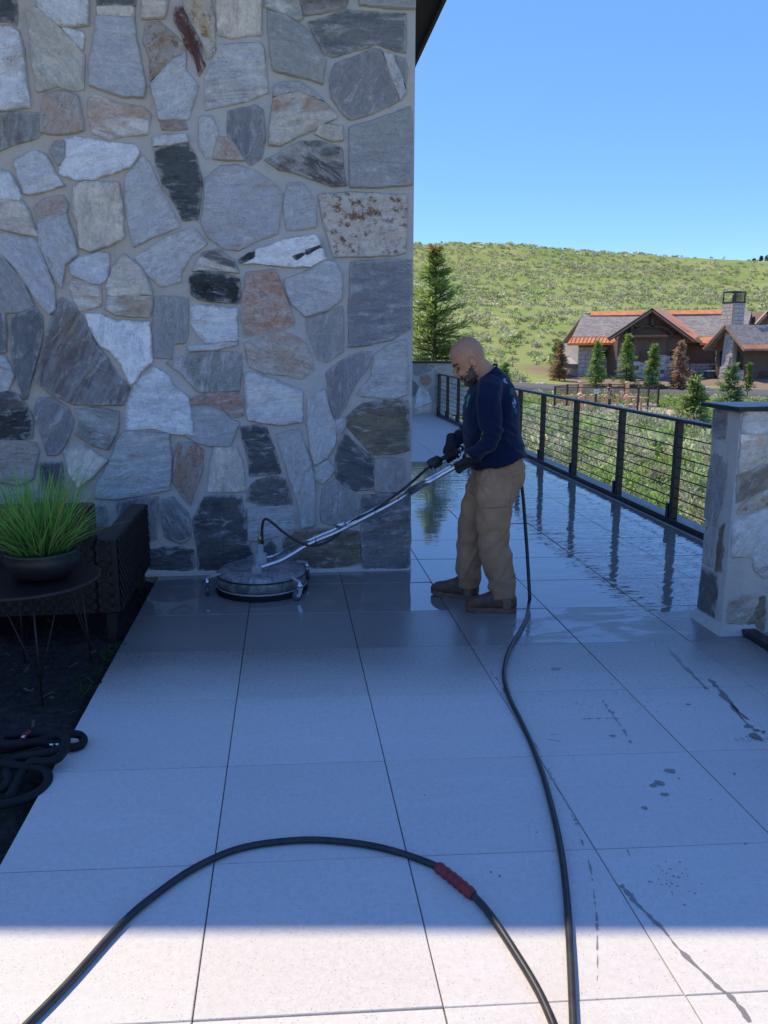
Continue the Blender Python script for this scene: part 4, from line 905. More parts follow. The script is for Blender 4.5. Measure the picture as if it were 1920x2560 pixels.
# walls
GB = -2.3
def down(p, z): return np.array([p[0], p[1], z])
wl = slab('wall', [h1(300, 880, YB), h1(930, 880, YB), down(h1(930, 880, YB), GB), down(h1(300, 880, YB), GB)], 'lodge_mortar', ex=(0, 6, 0))
blocks(wl, [h1(300, 935, YB), h1(925, 935, YB), down(h1(925, 935, YB), GB), down(h1(300, 935, YB), GB)], YB, 1)
slab('frieze', [h1(290, 880, YB-.1), h1(925, 880, YB-.1), h1(925, 932, YB-.1), h1(290, 932, YB-.1)], 'timber_brown', ex=(0, .09, 0))
def window(x0, y0, x1, y1, Y, zf, parent=lodge, mull=0):
    a, b_ = zf(x0, y0, Y), zf(x1, y1, Y); lo, hi = (a[0], Y-.06, b_[2]), (b_[0], Y-.02, a[2])
    w = boxo('window', lo, hi, MATS['window_glass'], parent)
    t = .07
    for l, h in (((lo[0]-t, Y-.12, lo[2]-t), (hi[0]+t, Y-.02, lo[2])), ((lo[0]-t, Y-.12, hi[2]), (hi[0]+t, Y-.02, hi[2]+t)), ((lo[0]-t, Y-.12, lo[2]), (lo[0], Y-.02, hi[2])), ((hi[0], Y-.12, lo[2]), (hi[0]+t, Y-.02, hi[2]))):
        boxo('frame', l, h, MATS['timber_brown'], w)
    return w
window(440, 505, 503, 552, YB-.12, s8)
YG = 89.
gable = [h1(930, 800, YG), h1(1470, 345, YG), h2(540, 760, YG)]
gw = slab('wall', [h1(925, 800, YG), h1(1470, 352, YG), h2(455, 700, YG), down(h2(455, 800, YG), GB), down(h1(925, 800, YG), GB)], 'stucco_brown', ex=(0, .4, 0))
boxo('wall', (h1(925, 800, YG)[0], YG+.41, GB), (h2(455, 800, YG)[0], YG+8, h1(925, 850, YG)[2]), MATS['stucco_brown'], lodge)
blocks(gw, [h1(930, 1068, YG), h2(450, 1000, YG), down(h2(450, 800, YG), GB-.3), down(h1(930, 800, YG), GB-.3)], YG, 2)
bay = slab('bay_wall', [h1(1190, 800, YG-.7), h2(150, 745, YG-.7), down(h2(150, 745, YG-.7), GB-.3), down(h1(1190, 800, YG-.7), GB-.3)], 'stucco_brown', ex=(0, .69, 0))
blocks(bay, [h1(1190, 1068, YG-.7), h2(150, 995, YG-.7), down(h2(150, 800, YG-.7), GB-.5), down(h1(1190, 800, YG-.7), GB-.5)], YG-.7, 3)
slab('awning', [h1(1150, 770, YG-1.2), h2(178, 712, YG-1.2), h2(160, 690, YG-.6), h1(1165, 750, YG-.6)], 'copper', ex=(0, .05, -.12))
slab('awning_fascia', [h1(1150, 775, YG-1.2), h2(178, 716, YG-1.2), h2(178, 745, YG-1.2), h1(1150, 802, YG-1.2)], 'timber_brown', ex=(0, .15, 0))
window(750, 512, 828, 582, YG-.82, s8); window(968, 514, 1031, 567, YG-.12, s8)
# gable roof, rakes and timber truss
AP, BK = h1(1470, 318, 88.2), h2(150, 330, 96)
slab('gable_roof', [AP, BK, h2(640, 715, 91), h2(660, 800, 90.2), h2(565, 752, 88.2)], 'copper', ex=(0, 0, -.14))
slab('gable_roof', [AP, BK, h1(765, 790, 88.2)], 'shingle', ex=(0, 0, -.14))
def board(a, b_, w, d, mat, name='rake_board', off=(0, 0, 0)):
    a, b_ = Vector(a)+Vector(off), Vector(b_)+Vector(off); dr = (b_-a).normalized(); up = Vector((0, 1, 0)).cross(dr).normalized()
    if up.z < 0: up = -up
    return prismo(name, [a, b_, b_-up*w, a-up*w], (0, d, 0), MATS[mat], lodge)
for e in (h1(765, 795, 88.0), h2(565, 757, 88.0)):
    board(h1(1470, 322, 88.0), e, .42, .18, 'timber_brown'); board(h1(1470, 335, 88.0), e+np.array([0, 0, -.12]), .13, .05, 'timber_tan', off=(0, -.08, -.1))
t3 = 88.55
for pts in ([h1(1180, 575, t3), h2(240, 575, t3), h2(240, 615, t3), h1(1180, 615, t3)], [h1(1455, 400, t3), h1(1500, 400, t3), h1(1490, 625, t3), h1(1455, 625, t3)], [h1(930, 730, t3), h2(450, 700, t3), h2(450, 730, t3), h1(930, 760, t3)],
            [h1(1135, 600, t3), h1(1175, 600, t3), h1(1175, 740, t3), h1(1135, 740, t3)], [h2(215, 590, t3), h2(250, 590, t3), h2(250, 700, t3), h2(215, 700, t3)]):
    slab('truss', pts, 'timber_brown', ex=(0, .3, 0))
for s in (1, -1):
    cx = (h1(1470, 600, t3)[0]); pts = [Vector((cx+s*x, t3, h1(1470, 612, t3)[2]-z)) for x, z in ((.2, 0), (1.0, .08), (1.9, .45), (2.6, 1.1))]
    tubeo('truss', smooth_path(pts, 4), .13, MATS['timber_brown'], lodge, 6)
# middle section and chimney wing
YM_ = 91.
mw = slab('wall', [h2(440, 820, YM_), h2(900, 820, YM_), down(h2(900, 820, YM_), GB-.2), down(h2(440, 820, YM_), GB-.2)], 'stucco_brown', ex=(0, 6, 0))
blocks(mw, [h2(455, 1118, YM_), h2(890, 1118, YM_), down(h2(890, 820, YM_), GB-.4), down(h2(455, 820, YM_), GB-.4)], YM_, 4)
slab('frieze', [h2(440, 812, YM_-.3), h2(780, 812, YM_-.3), h2(780, 850, YM_-.3), h2(440, 850, YM_-.3)], 'timber_brown', ex=(0, .28, 0))
YW = 84.5
WNL = np.array([-math.cos(rad(17)), -math.sin(rad(17)), 0.]); WTL = np.array([math.sin(rad(17)), -math.cos(rad(17)), 0.])   # gable of the wing looks left, into the sun
WC = h2(1090, 900, YW)
def hw(x, y, off=0.):                                    # photo point on the wing's gable plane, moved off metres outwards
    r = ray(1640+x/5.925, 720+y/5.925); o = WC+WNL*off; return EYEP+r*np.dot(o-EYEP, WNL)/np.dot(r, WNL)
IN = tuple(-WNL*.4)
def slabw(name, pts, mat, depth=.3): return prismo(name, pts, tuple(-WNL*depth), MATS[mat], lodge)
def blocksw(parent, pts, off, seed, bh=.42):
    P = [((p-WC).dot(WTL), p[2]) for p in pts]; rg = random.Random(seed)
    def inside(x, z):
        r_ = False
        for (x0, z0), (x1, z1) in zip(P, P[1:]+P[:1]):
            if (z0 > z) != (z1 > z) and x < (x1-x0)*(z-z0)/(z1-z0)+x0: r_ = not r_
        return r_
    z = min(p[1] for p in P); z1 = max(p[1] for p in P); x0 = min(p[0] for p in P); x1 = max(p[0] for p in P)
    while z < z1-.1:
        hh = min(bh*rg.uniform(.7, 1.3), z1-z); x = x0
        while x < x1-.08:
            w = min(rg.uniform(.45, 1.1), x1-x)
            if w < .15: break
            if inside(x+w/2, z+hh/2) and inside(x+w*.12, z+hh/2) and inside(x+w*.88, z+hh/2):
                c_ = np.array([WC[0], WC[1], 0])+WTL*(x+w/2)+WNL*(off+.05); m_ = Matrix.Identity(4)
                for k in range(3): m_[k][0], m_[k][1], m_[k][2] = WTL[k]*(w-.04), WNL[k]*.1, (0, 0, 1)[k]*(hh-.04)
                m_.translation = (c_[0], c_[1], z+hh/2); o = bpy.data.objects.new('stone_block', UNIT); COL.objects.link(o); o.matrix_basis = m_; setp(o, parent)
            x += w
        z += hh
wg = slabw('wall', [hw(905, 800), hw(1030, 640), hw(1170, 770), hw(1310, 920), down(hw(1310, 930), -3.6), down(hw(895, 930), -3.2)], 'stucco_brown')
blocksw(wg, [hw(895, 1205), hw(1310, 1215), down(hw(1310, 1000), -3.5), down(hw(895, 1000), -3.2)], 0, 5)
stack = slabw('chimney_breast', [hw(1025, 640, .55), hw(1165, 745, .55), down(hw(1150, 745, .55), -3.6), down(hw(985, 745, .55), -3.4)], 'lodge_mortar', .54)
blocksw(stack, [hw(1025, 655, .55), hw(1163, 760, .55), down(hw(1150, 745, .55), -3.4), down(hw(990, 745, .55), -3.3)], .55, 6)
BACK = -WNL*12.
slabw('side_wall', [hw(1312, 915, -.3), hw(1312, 915, -.3)+BACK, down(hw(1312, 915, -.3)+BACK, -3.6), down(hw(1312, 930, -.3), -3.6)], 'stucco_brown', .02)
ca, cb = h2(1045, 600, 87), h2(1340, 600, 87); cz0, cz1 = h2(1200, 640, 87)[2], h2(1200, 222, 87)[2]
# chimney turned so that a lit and a shaded face show
cc = np.array([(ca[0]+cb[0])/2, 88., 0]); CW = .78
MC = Matrix.Translation(cc) @ Matrix.Rotation(rad(17), 4, 'Z')
ch = boxo('chimney', (-CW*1.05, -CW, cz0-1.2), (CW*1.05, CW, cz1), MATS['lodge_mortar'], lodge, 0, MC)
rg = random.Random(4)
for face in range(2):
    z = cz0-.3
    while z < cz1-.1:
        hh = min(rg.uniform(.3, .5), cz1-z); x = -CW*1.05
        while x < CW*1.05-.1:
            w = min(rg.uniform(.4, .95), CW*1.05-x)
            if w < .12: break
            o = bpy.data.objects.new('stone_block', UNIT); COL.objects.link(o)
            if face == 0: L = Matrix.Translation((x+w/2, -CW-.03, z+hh/2)) @ Matrix.Diagonal((w-.04, .1, hh-.04, 1))
            else: L = Matrix.Translation((CW*1.05+.03, (x+w/2)/1.05, z+hh/2)) @ Matrix.Diagonal((.1, w/1.05-.04, hh-.04, 1))
            if face == 1 or True: o.matrix_basis = MC @ L; setp(o, ch)
            x += w
        z += hh
for face in (2,):
    z = cz0-.3
    while z < cz1-.1:
        hh = min(rg.uniform(.3, .5), cz1-z); x = -CW
        while x < CW-.1:
            w = min(rg.uniform(.4, .95), CW-x)
            if w < .12: break
            o = bpy.data.objects.new('stone_block', UNIT); COL.objects.link(o); o.matrix_basis = MC @ Matrix.Translation((-CW*1.05-.03, x+w/2, z+hh/2)) @ Matrix.Diagonal((.1, w-.04, hh-.04, 1)); setp(o, ch); x += w
        z += hh
cap = boxo('chimney_cap', (-CW-.1, -CW-.1, cz1+.01), (CW+.1, CW+.1, cz1+.16), MATS['black_metal'], lodge, 0, MC)
for sx in (-1, 1):
    for sy in (-1, 1): boxo('cap_post', (sx*CW-.05, sy*CW-.05, cz1+.16), (sx*CW+.05, sy*CW+.05, cz1+1.15), MATS['black_metal'], cap, 0, MC)
for lo, hi in (((-CW-.06, -CW-.06), (CW+.06, -CW+.05)), ((-CW-.06, CW-.05), (CW+.06, CW+.06)), ((-CW-.06, -CW+.05), (-CW+.05, CW-.05)), ((CW-.05, -CW+.05), (CW+.06, CW-.05))):
    boxo('cap_rail', (*lo, cz1+1.15), (*hi, cz1+1.28), MATS['black_metal'], cap, 0, MC)
for k in range(9):
    q = -CW+.15+k*(2*CW-.3)/8
    boxo('cap_bar', (q-.015, -CW-.02, cz1+.16), (q+.015, -CW+.02, cz1+1.15), MATS['black_metal'], cap, 0, MC); boxo('cap_bar', (CW-.02, q-.015, cz1+.16), (CW+.02, q+.015, cz1+1.15), MATS['black_metal'], cap, 0, MC)
bm = bmesh.new(); tube(bm, [MC @ Vector((0, 0, cz1+.1)), MC @ Vector((0, 0, cz1+.9))], .22, 10); bmobj('flue', bm, MATS['black_metal'], cap)
A2, E1, E2 = hw(1030, 540, 1.1), hw(700, 898, 1.1), hw(1322, 905, 1.1)
slab('wing_roof', [A2, A2+BACK, E2+BACK, E2], 'shingle', ex=(0, 0, -.16)); slab('wing_roof', [A2, A2+BACK, E1+BACK, E1], 'shingle', ex=(0, 0, -.16))
for e, q in ((E2, .16), (E1, .16)): slab('eave_copper', [e+(A2-e)*q+np.array([0, 0, .05]), e+(A2-e)*q+BACK+np.array([0, 0, .05]), e+BACK+np.array([0, 0, .05]), e+np.array([0, 0, .05])], 'copper', ex=(0, 0, -.04)) if e is E2 else None
for e in (E1, E2):
    dr = Vector(e-A2).normalized(); up = Vector(WNL).cross(dr).normalized(); up = up if up.z > 0 else -up
    prismo('rake_board', [Vector(A2)+Vector(WNL)*.03, Vector(e)+Vector(WNL)*.03, Vector(e)+Vector(WNL)*.03-up*.30, Vector(A2)+Vector(WNL)*.03-up*.30], tuple(-WNL*.15), MATS['timber_tan'], lodge)
    prismo('rake_trim', [Vector(A2)+Vector(WNL)*.08+up*.04, Vector(e)+Vector(WNL)*.08+up*.04, Vector(e)+Vector(WNL)*.08-up*.07, Vector(A2)+Vector(WNL)*.08-up*.07], tuple(-WNL*.045), MATS['lumber_tan'], lodge)
for x0, y0, x1, y1 in ((945, 935, 1000, 1195), (1205, 945, 1290, 1205)):
    w_ = slabw('window', [hw(x0, y0, .05), hw(x1, y0, .05), hw(x1, y1, .05), hw(x0, y1, .05)], 'window_glass', .04)
    for a0, b0, a1, b1 in ((x0-5, y0-5, x1+5, y0), (x0-5, y1, x1+5, y1+5), (x0-5, y0, x0, y1), (x1, y0, x1+5, y1)):
        f_ = prismo('frame', [hw(a0, b0, .09), hw(a1, b0, .09), hw(a1, b1, .09), hw(a0, b1, .09)], tuple(-WNL*.08), MATS['timber_brown'], w_)
# porch on the right
YPch = 83.5
slab('fascia', [h2(1400, 885, 83.1), h2(1900, 885, 83.1), h2(1900, 925, 83.1), h2(1400, 925, 83.1)], 'timber_tan', ex=(0, .15, 0))
slab('wall', [h2(1330, 900, 86), h2(1900, 900, 86), h2(1900, 1400, 86), h2(1330, 1400, 86)], 'stucco_brown', ex=(0, 4, 0))
window(1415, 995, 1498, 1370, 85.9, h2); window(1562, 990, 1800, 1370, 85.9, h2)
slab('deck', [h2(1310, 1385, YPch), h2(1900, 1385, YPch), h2(1900, 1450, YPch), h2(1310, 1450, YPch)], 'timber_tan', ex=(0, 2.4, 0))
pb = slab('porch_base', [h2(1310, 1452, YPch+.3), h2(1550, 1452, YPch+.3), h2(1550, 1650, YPch+.3), h2(1310, 1650, YPch+.3)], 'lodge_mortar', ex=(0, 2, 0))
blocks(pb, [h2(1310, 1452, YPch+.3), h2(1550, 1452, YPch+.3), h2(1550, 1640, YPch+.3), h2(1310, 1640, YPch+.3)], YPch+.3, 9)
for x in (1315, 1502): slab('porch_post', [h2(x-15, 925, YPch+.2), h2(x+15, 925, YPch+.2), h2(x+15, 1385, YPch+.2), h2(x-15, 1385, YPch+.2)], 'timber_tan', ex=(0, .4, 0))
for y in range(1232, 1380, 19): slab('porch_rail', [h2(1400, y, YPch+.05), h2(1900, y, YPch+.05), h2(1900, y+5, YPch+.05), h2(1400, y+5, YPch+.05)], 'black_metal', ex=(0, .04, 0))
slab('gable_end', [h2(1470, 535, 95), h2(1660, 345, 95), h2(1860, 535, 95)], 'stucco_brown', ex=(0, 5, 0))
for e in (h2(1468, 540, 94.6), h2(1862, 540, 94.6)): board(h2(1662, 335, 94.6), e, .35, .4, 'timber_tan')
# downpipe
tubeo('downpipe', [h2(815, 915, 88), h2(830, 950, 88), h2(895, 1010, 88), h2(900, 1060, 88), h2(890, 1330, 88)], .06, MATS['timber_brown'], lodge, 6)
# air conditioner beside the lodge
def aircon():
    a, b_ = h2(760, 1375, 85.5), h2(890, 1240, 85.5); t = thing('air_conditioner', 'dark grey outdoor air conditioning unit by the lodge wall', 'air conditioner', ((a[0]+b_[0])/2, 86, a[2]))
    w = (b_[0]-a[0])/2; cx = (a[0]+b_[0])/2; cy = 85.5+w
    boxo('casing', (cx-w, cy-w, a[2]+.12), (cx+w, cy+w, b_[2]), MATS['ac_grey'], t, .06); boxo('top', (cx-w*1.02, cy-w*1.02, b_[2]+.003), (cx+w*1.02, cy+w*1.02, b_[2]+.1), MATS['white_trim'], t, .03)
    for k in range(9): boxo('louvre', (cx-w*.9, cy-w-.03, a[2]+.3+k*.17), (cx+w*.9, cy-w-.005, a[2]+.38+k*.17), MATS['black_metal'], t)
    boxo('base_slab', (cx-w*1.3, cy-w*1.3, a[2]-.3), (cx+w*1.3, cy+w*1.3, a[2]+.11), MATS['white_trim'], t)
aircon()
# driveway kerb left of the lodge
a = s8(180, 555, 94); b_ = s8(295, 530, 90)
struct(prismo('driveway_kerb', [s8(180, 552, 95), s8(297, 528, 95), s8(297, 540, 95), s8(180, 560, 95)], (0, 1, -.3), MATS['white_trim']))
struct(prismo('driveway', [s8(175, 557, 94.9), s8(297, 543, 94.9), s8(297, 600, 92), s8(190, 600, 92)], (0, .5, -.5), MATS['concrete']))

# ================================================================ fenced pipe station by the road
zf = lambda x, y, Y: YP(1360+x/5.53, 920+y/5.53, Y)
pfy, pby = 54.5, 59.5
fence = thing('wire_fence', 'rust-brown wire mesh enclosure around the pipe station near the road', 'fence', (23.5, 56.5, gz(23.5, 56.5)))
def fpost(x, y0, y1, Y, w=.06):
    a, b_ = zf(x, y0, Y), zf(x, y1, Y); z0 = min(gz(a[0], Y)-.1, b_[2]); boxo('post', (a[0]-w, Y-w, z0), (a[0]+w, Y+w, a[2]), MATS['rust_post'], fence); return a
C1 = [fpost(x, y0, 540, pfy) for x, y0 in ((155, 250), (725, 262), (1310, 272))]
C2 = [fpost(x, y0, 500, pby) for x, y0 in ((325, 222), (905, 213), (1590, 228))]; C2.insert(0, fpost(478, 222, 500, pby)); fpost(925, 225, 500, pby); fpost(1120, 250, 500, pby)
C3 = fpost(1450, 248, 520, 57)
def rail(a, b_, r=.035): tubeo('rail', [a+np.array([0, 0, -.06]), b_+np.array([0, 0, -.06])], r, MATS['rust_post'], fence, 6)
for a, b_ in ((C1[0], C1[1]), (C1[1], C1[2]), (C1[2], C2[3]), (C1[0], C2[1]), (C2[1], C2[0]), (C2[0], C2[2]), (C2[2], C2[3])):
    rail(a, b_); bot = [np.array([p[0], p[1], gz(p[0], p[1])+.05]) for p in (b_, a)]
    prismo('mesh_panel', [a+np.array([0, 0, -.1]), b_+np.array([0, 0, -.1]), *bot], (0, .004, 0), MATS['mesh_screen'], fence)
ps = thing('pipe_station', 'tan painted upright pipes and valves standing on gravel inside the enclosure', 'pipework', (23.5, 56.5, gz(23.5, 56.5)))
def pipe(x, y0, y1, Y, r, cap=True, flare=True):
    a, b_ = zf(x, y0, Y), zf(x, y1, Y); z0 = min(gz(a[0], Y)-.05, b_[2]); bm = bmesh.new()
    prof = [(0, a[2]-z0), (r*1.35, a[2]-z0), (r*1.35, a[2]-z0-.10), (r, a[2]-z0-.14), (r, .0)] if flare else [(0, a[2]-z0), (r, a[2]-z0), (r, 0)]
    latheo('pipe', prof, (a[0], Y, z0), MATS['pipe_tan'], ps, 12); return np.array([a[0], Y, a[2]])
for x, y0, Y, r in ((510, 182, 57.5, .13), (1158, 188, 56.8, .14), (283, 372, 56, .09), (395, 365, 56, .08), (627, 355, 57, .09), (672, 362, 55.6, .1), (818, 365, 56.6, .09), (870, 370, 55.6, .1), (1020, 370, 55.8, .1), (1250, 430, 55.4, .09), (1350, 400, 55.6, .09), (550, 400, 57, .07)):
    pipe(x, y0, 540, Y, r)
for x0, y0, x1, y1, Y, r in ((240, 382, 470, 385, 56, .05), (545, 378, 625, 378, 57, .05), (720, 390, 810, 390, 56.6, .06), (1165, 400, 1345, 405, 56, .07), (1345, 412, 1445, 410, 55.6, .05), (840, 395, 920, 395, 55.6, .06), (480, 420, 560, 385, 56.8, .06)):
    tubeo('pipe_run', [zf(x0, y0, Y), zf(x1, y1, Y)], r, MATS['pipe_tan'], ps, 8)
for x, y, Y, r in ((500, 385, 57.3, .26), (1145, 400, 56.7, .22)):
    p = zf(x, y, Y); latheo('valve', [(0, -r), (r*.7, -r*.7), (r, 0), (r*.7, r*.7), (0, r)], p, MATS['pipe_tan'], ps, 12)
for x, y, Y, R_ in ((900, 345, 56, .38), (1085, 375, 56.4, .3)):
    p = zf(x, y, Y); pts = [p+np.array([math.cos(a)*R_*(.9 if R_ > .32 else .25), .2*math.sin(a), math.sin(a)*R_]) for a in np.linspace(0, 2*math.pi, 17)]; tubeo('handwheel', pts, .03, MATS['pipe_tan'], ps, 6)
    for a in (0, 1.05, 2.1): tubeo('spoke', [p+np.array([math.cos(a)*R_*.85, 0, math.sin(a)*R_]), p-np.array([math.cos(a)*R_*.85, 0, math.sin(a)*R_])], .02, MATS['pipe_tan'], ps, 5)
sg = thing('warning_sign', 'small white and yellow warning sign on a post before the enclosure', 'sign', zf(725, 560, 53.8))
p = zf(725, 330, 53.8); q = zf(693, 292, 53.8); q2 = zf(762, 358, 53.8); zb = gz(p[0], 53.8)
boxo('post', (p[0]-.05, 53.82, zb-.1), (p[0]+.05, 53.9, q[2]), MATS['rust_post'], sg)
pan = boxo('panel', (q[0], 53.77, q2[2]), (q2[0], 53.81, q[2]), MATS['white_trim'], sg, .005)
yb = NB('sign_yellow'); yb.bsdf((.55, .55, .03), .5); boxo('print', (q[0]+.1, 53.76, q2[2]+.12), (q2[0]-.1, 53.768, q[2]-.12), yb.m, pan)
# loose stones along the road shoulder
rk = NB('rubble'); rk.bsdf(rk.mix(rk.noise(rk.objc(), 2), (.40, .34, .30), (.62, .57, .52)), .9, 0, rk.bump(rk.noise(rk.objc(), 6), .6, .05))
def rubble():
    bm = bmesh.new()
    for k in range(260):
        if k < 150: i = random.randrange(10, len(ROADP)-30); x, y = ROADP[i][0]+random.gauss(0, .8), ROADP[i][1]+random.choice((-5.2, 5.0))+random.gauss(0, .5)
        else: x, y = 23.5+random.uniform(-4.5, 4.5), 60.3+random.gauss(0, .6)
        z = gz(x, y); s = random.uniform(.12, .36); r_ = bmesh.ops.create_icosphere(bm, subdivisions=1, radius=s)
        sq = random.uniform(.5, .9); a = random.random()*6
        for v in r_['verts']: v.co = Vector((x+(v.co.x*math.cos(a)-v.co.y*math.sin(a))*random.uniform(.8, 1.3), y+(v.co.x*math.sin(a)+v.co.y*math.cos(a))*random.uniform(.8, 1.2), z+v.co.z*sq+s*.2))
    tag(bmobj('road_rubble', bm, rk.m), 'pale loose stones strewn along the road shoulder', 'stones', kind='stuff')
rubble()
# ================================================================ the man with the surface cleaner
YMAN = 4.78
def q7(u, v, dy=0.): return Vector(YP(1020+u/2.9095, 800+v/2.9095, YMAN+dy))
U7 = .000845                                             # metres per traced unit at his distance
def loft(bm, secs, seg=20, conv=True, pw=2.0):
    """secs: (u, v, dy, half width in the picture plane [units], half depth [m])"""
    C = [q7(s[0], s[1], s[2]) for s in secs]; rings = []; n = len(C)
    for i, s in enumerate(secs):
        d = (C[min(i+1, n-1)]-C[max(i-1, 0)]).normalized(); Yv = Vector((0, 1, 0)); Yv = (Yv-d*Yv.dot(d)).normalized(); w = Yv.cross(d).normalized()
        a, b_ = s[3]*U7, s[4]; ring = []
        for k in range(seg):
            t = 2*math.pi*k/seg; ct, st = math.cos(t), math.sin(t)
            e = 2/pw; ring.append(bm.verts.new(C[i]+w*a*math.copysign(abs(ct)**e, ct)+Yv*b_*math.copysign(abs(st)**e, st)))
        rings.append(ring)
    for r0, r1 in zip(rings, rings[1:]):
        for k in range(seg): bm.faces.new((r0[k], r0[(k+1) % seg], r1[(k+1) % seg], r1[k]))
    bm.faces.new(rings[0][::-1]); bm.faces.new(rings[-1])
def ell(bm, c, r, M=None, sub=2):
    r_ = bmesh.ops.create_icosphere(bm, subdivisions=sub, radius=1)
    for v in r_['verts']:
        p = Vector((v.co.x*r[0], v.co.y*r[1], v.co.z*r[2])); v.co = Vector(c)+(M @ p if M is not None else p)
def remesh(bm, vox, smooth_it=2, fac=.5):
    bmesh.ops.recalc_face_normals(bm, faces=bm.faces)
    me = bpy.data.meshes.new('tmp'); bm.to_mesh(me); bm.free(); o = bpy.data.objects.new('tmp', me); COL.objects.link(o)
    md = o.modifiers.new('r', 'REMESH'); md.mode = 'VOXEL'; md.voxel_size = vox; md.use_smooth_shade = True
    if smooth_it: sm = o.modifiers.new('s', 'SMOOTH'); sm.iterations = smooth_it; sm.factor = fac
    dg = bpy.context.evaluated_depsgraph_get(); dg.update(); ev = o.evaluated_get(dg); out = bpy.data.meshes.new_from_object(ev)
    bpy.data.objects.remove(o); bpy.data.meshes.remove(me); return out
def displace(me, fn):
    n = len(me.vertices); co = np.empty(n*3, np.float32); me.vertices.foreach_get('co', co); no = np.empty(n*3, np.float32); me.vertices.foreach_get('normal', no)
    co = co.reshape(-1, 3); no = no.reshape(-1, 3); d = np.array([fn(Vector(c), Vector(k)) for c, k in zip(co, no)])
    if d.ndim == 1: co = co+no*d[:, None]
    else: co = co+d
    me.vertices.foreach_set('co', co.ravel().astype(np.float32)); me.update()
def uv7(p):                                              # place -> traced units (for putting folds where the photo has them)
    q = CM @ (np.array(p)-EYEP); return ((960+FPX*q[0]/q[2]-1020)*2.9095, (1280+FPX*q[1]/q[2]-800)*2.9095)
man = thing('person', 'bald bearded man in navy long-sleeve shirt, tan work trousers and black gloves pushing the cleaner', 'person', (1.15, 4.78, 0))

# --- cloth materials
b = NB('skin'); c = b.attr('tone', 'GEOMETRY'); n = b.noise(b.objc(), 120, 4); n2 = b.noise(b.objc(), 14, 4)
b.bsdf(b.mix(b.math('MULTIPLY', n2, .22), c, b.mix(1., c, (.75, .62, .6), 'MULTIPLY')), .5, 0, b.bump(n, .2, .0012), spec=.45, Subsurface_Weight=.08, Subsurface_Scale=.01)
b = NB('khaki_canvas'); p = b.pos(); n = b.noise(b.map(p, (1, 1, .35)), 380, 2); n2 = b.noise(p, 7, 5); n3 = b.noise(p, 26, 4)
cc_ = b.mix(b.ramp(n2, [(.35, 0.), (.65, 1.)]), (.335, .195, .11), (.42, .255, .15)); cc_ = b.mix(b.math('MULTIPLY', b.ramp(n3, [(.5, 0.), (.7, 1.)]), .35), cc_, (.27, .185, .125))
dirt_ = b.smooth(b.sep(p)[2], .45, .05, 0., .45); cc_ = b.mix(b.math('MULTIPLY', dirt_, n3), cc_, (.17, .13, .10))
b.bsdf(cc_, .92, 0, b.bump(n, .35, .0012), spec=.15)

# --- body: one continuous figure under the clothes, head modelled
HP = rad(35); EAR = q7(452, 303, 0.)
HF = Vector((-math.cos(HP), .05, -math.sin(HP))).normalized(); HS = Vector((0.05, 1, 0)); HS = (HS-HF*HS.dot(HF)).normalized(); HU = HS.cross(HF).normalized()
if HU.z < 0: HU = -HU
KH = 1.04
def hp(x, y, z): return EAR+(HF*x+HS*y+HU*z)*KH
HM = Matrix((HF, HS, HU)).transposed()
HSL = [(.1365, .012, -.03, .014), (.130, .038, -.055, .036), (.116, .062, -.078, .053), (.09, .082, -.095, .0665), (.06, .091, -.102, .0735), (.036, .0925, -.102, .0755), (.02, .087, -.10, .0745), (.0, .085, -.094, .0725), (-.02, .087, -.085, .0695), (-.04, .0885, -.075, .0655), (-.06, .088, -.06, .061), (-.08, .087, -.04, .055), (-.096, .082, -.012, .046), (-.108, .068, .012, .032)]
def head(bm):
    rings = []; seg = 28
    for z, xf, xb, w in HSL:
        c = (xf+xb)/2; a = (xf-xb)/2; r_ = []
        for k in range(seg):
            t = 2*math.pi*k/seg; ct, st = math.cos(t), math.sin(t); e = .88 if ct > 0 and z < .07 else 1.
            r_.append(bm.verts.new(hp(c+a*math.copysign(abs(ct)**(1/1.08), ct), w*math.copysign(abs(st)**e, st), z)))
        rings.append(r_)
    for r0, r1 in zip(rings, rings[1:]):
        for k in range(seg): bm.faces.new((r0[k], r0[(k+1) % seg], r1[(k+1) % seg], r1[k]))
    bm.faces.new(rings[0]); bm.faces.new(rings[-1][::-1])
def face(bm):
    ell(bm, hp(.0885, 0, .034), (.012*KH, .05, .009), HM); ell(bm, hp(.083, .03, -.022), (.018, .022, .020), HM); ell(bm, hp(.083, -.03, -.022), (.018, .022, .020), HM)
    tube(bm, [hp(.086, 0, .024), hp(.099, 0, .004), hp(.112, 0, -.014), hp(.100, 0, -.026)], [.008, .0095, .013, .010], 10)
    for s in (-1, 1): ell(bm, hp(.1, s*.013, -.02), (.011, .008, .008), HM)
    ell(bm, hp(.0935, 0, -.047), (.009, .024, .0055), HM); ell(bm, hp(.0925, 0, -.058), (.009, .022, .006), HM)
    ell(bm, hp(.078, 0, -.092), (.022, .030, .022), HM); ell(bm, hp(.045, .045, -.072), (.045, .018, .02), HM); ell(bm, hp(.045, -.045, -.072), (.045, .018, .02), HM)
    for s in (-1, 1):
        R_ = HM @ Matrix.Rotation(s*.32, 3, 'Z') @ Matrix.Rotation(-.18, 3, 'Y')
        ell(bm, hp(-.006, s*.0765, -.002), (.020, .0065, .033), R_)
        pts = [hp(-.006+.019*math.cos(t)-.006*0, s*(.083+.004*math.sin(t)), .002+.030*math.sin(t)) for t in np.linspace(-1.2, 3.9, 12)]; tube(bm, pts, .0042, 6)
bm = bmesh.new(); head(bm); face(bm)
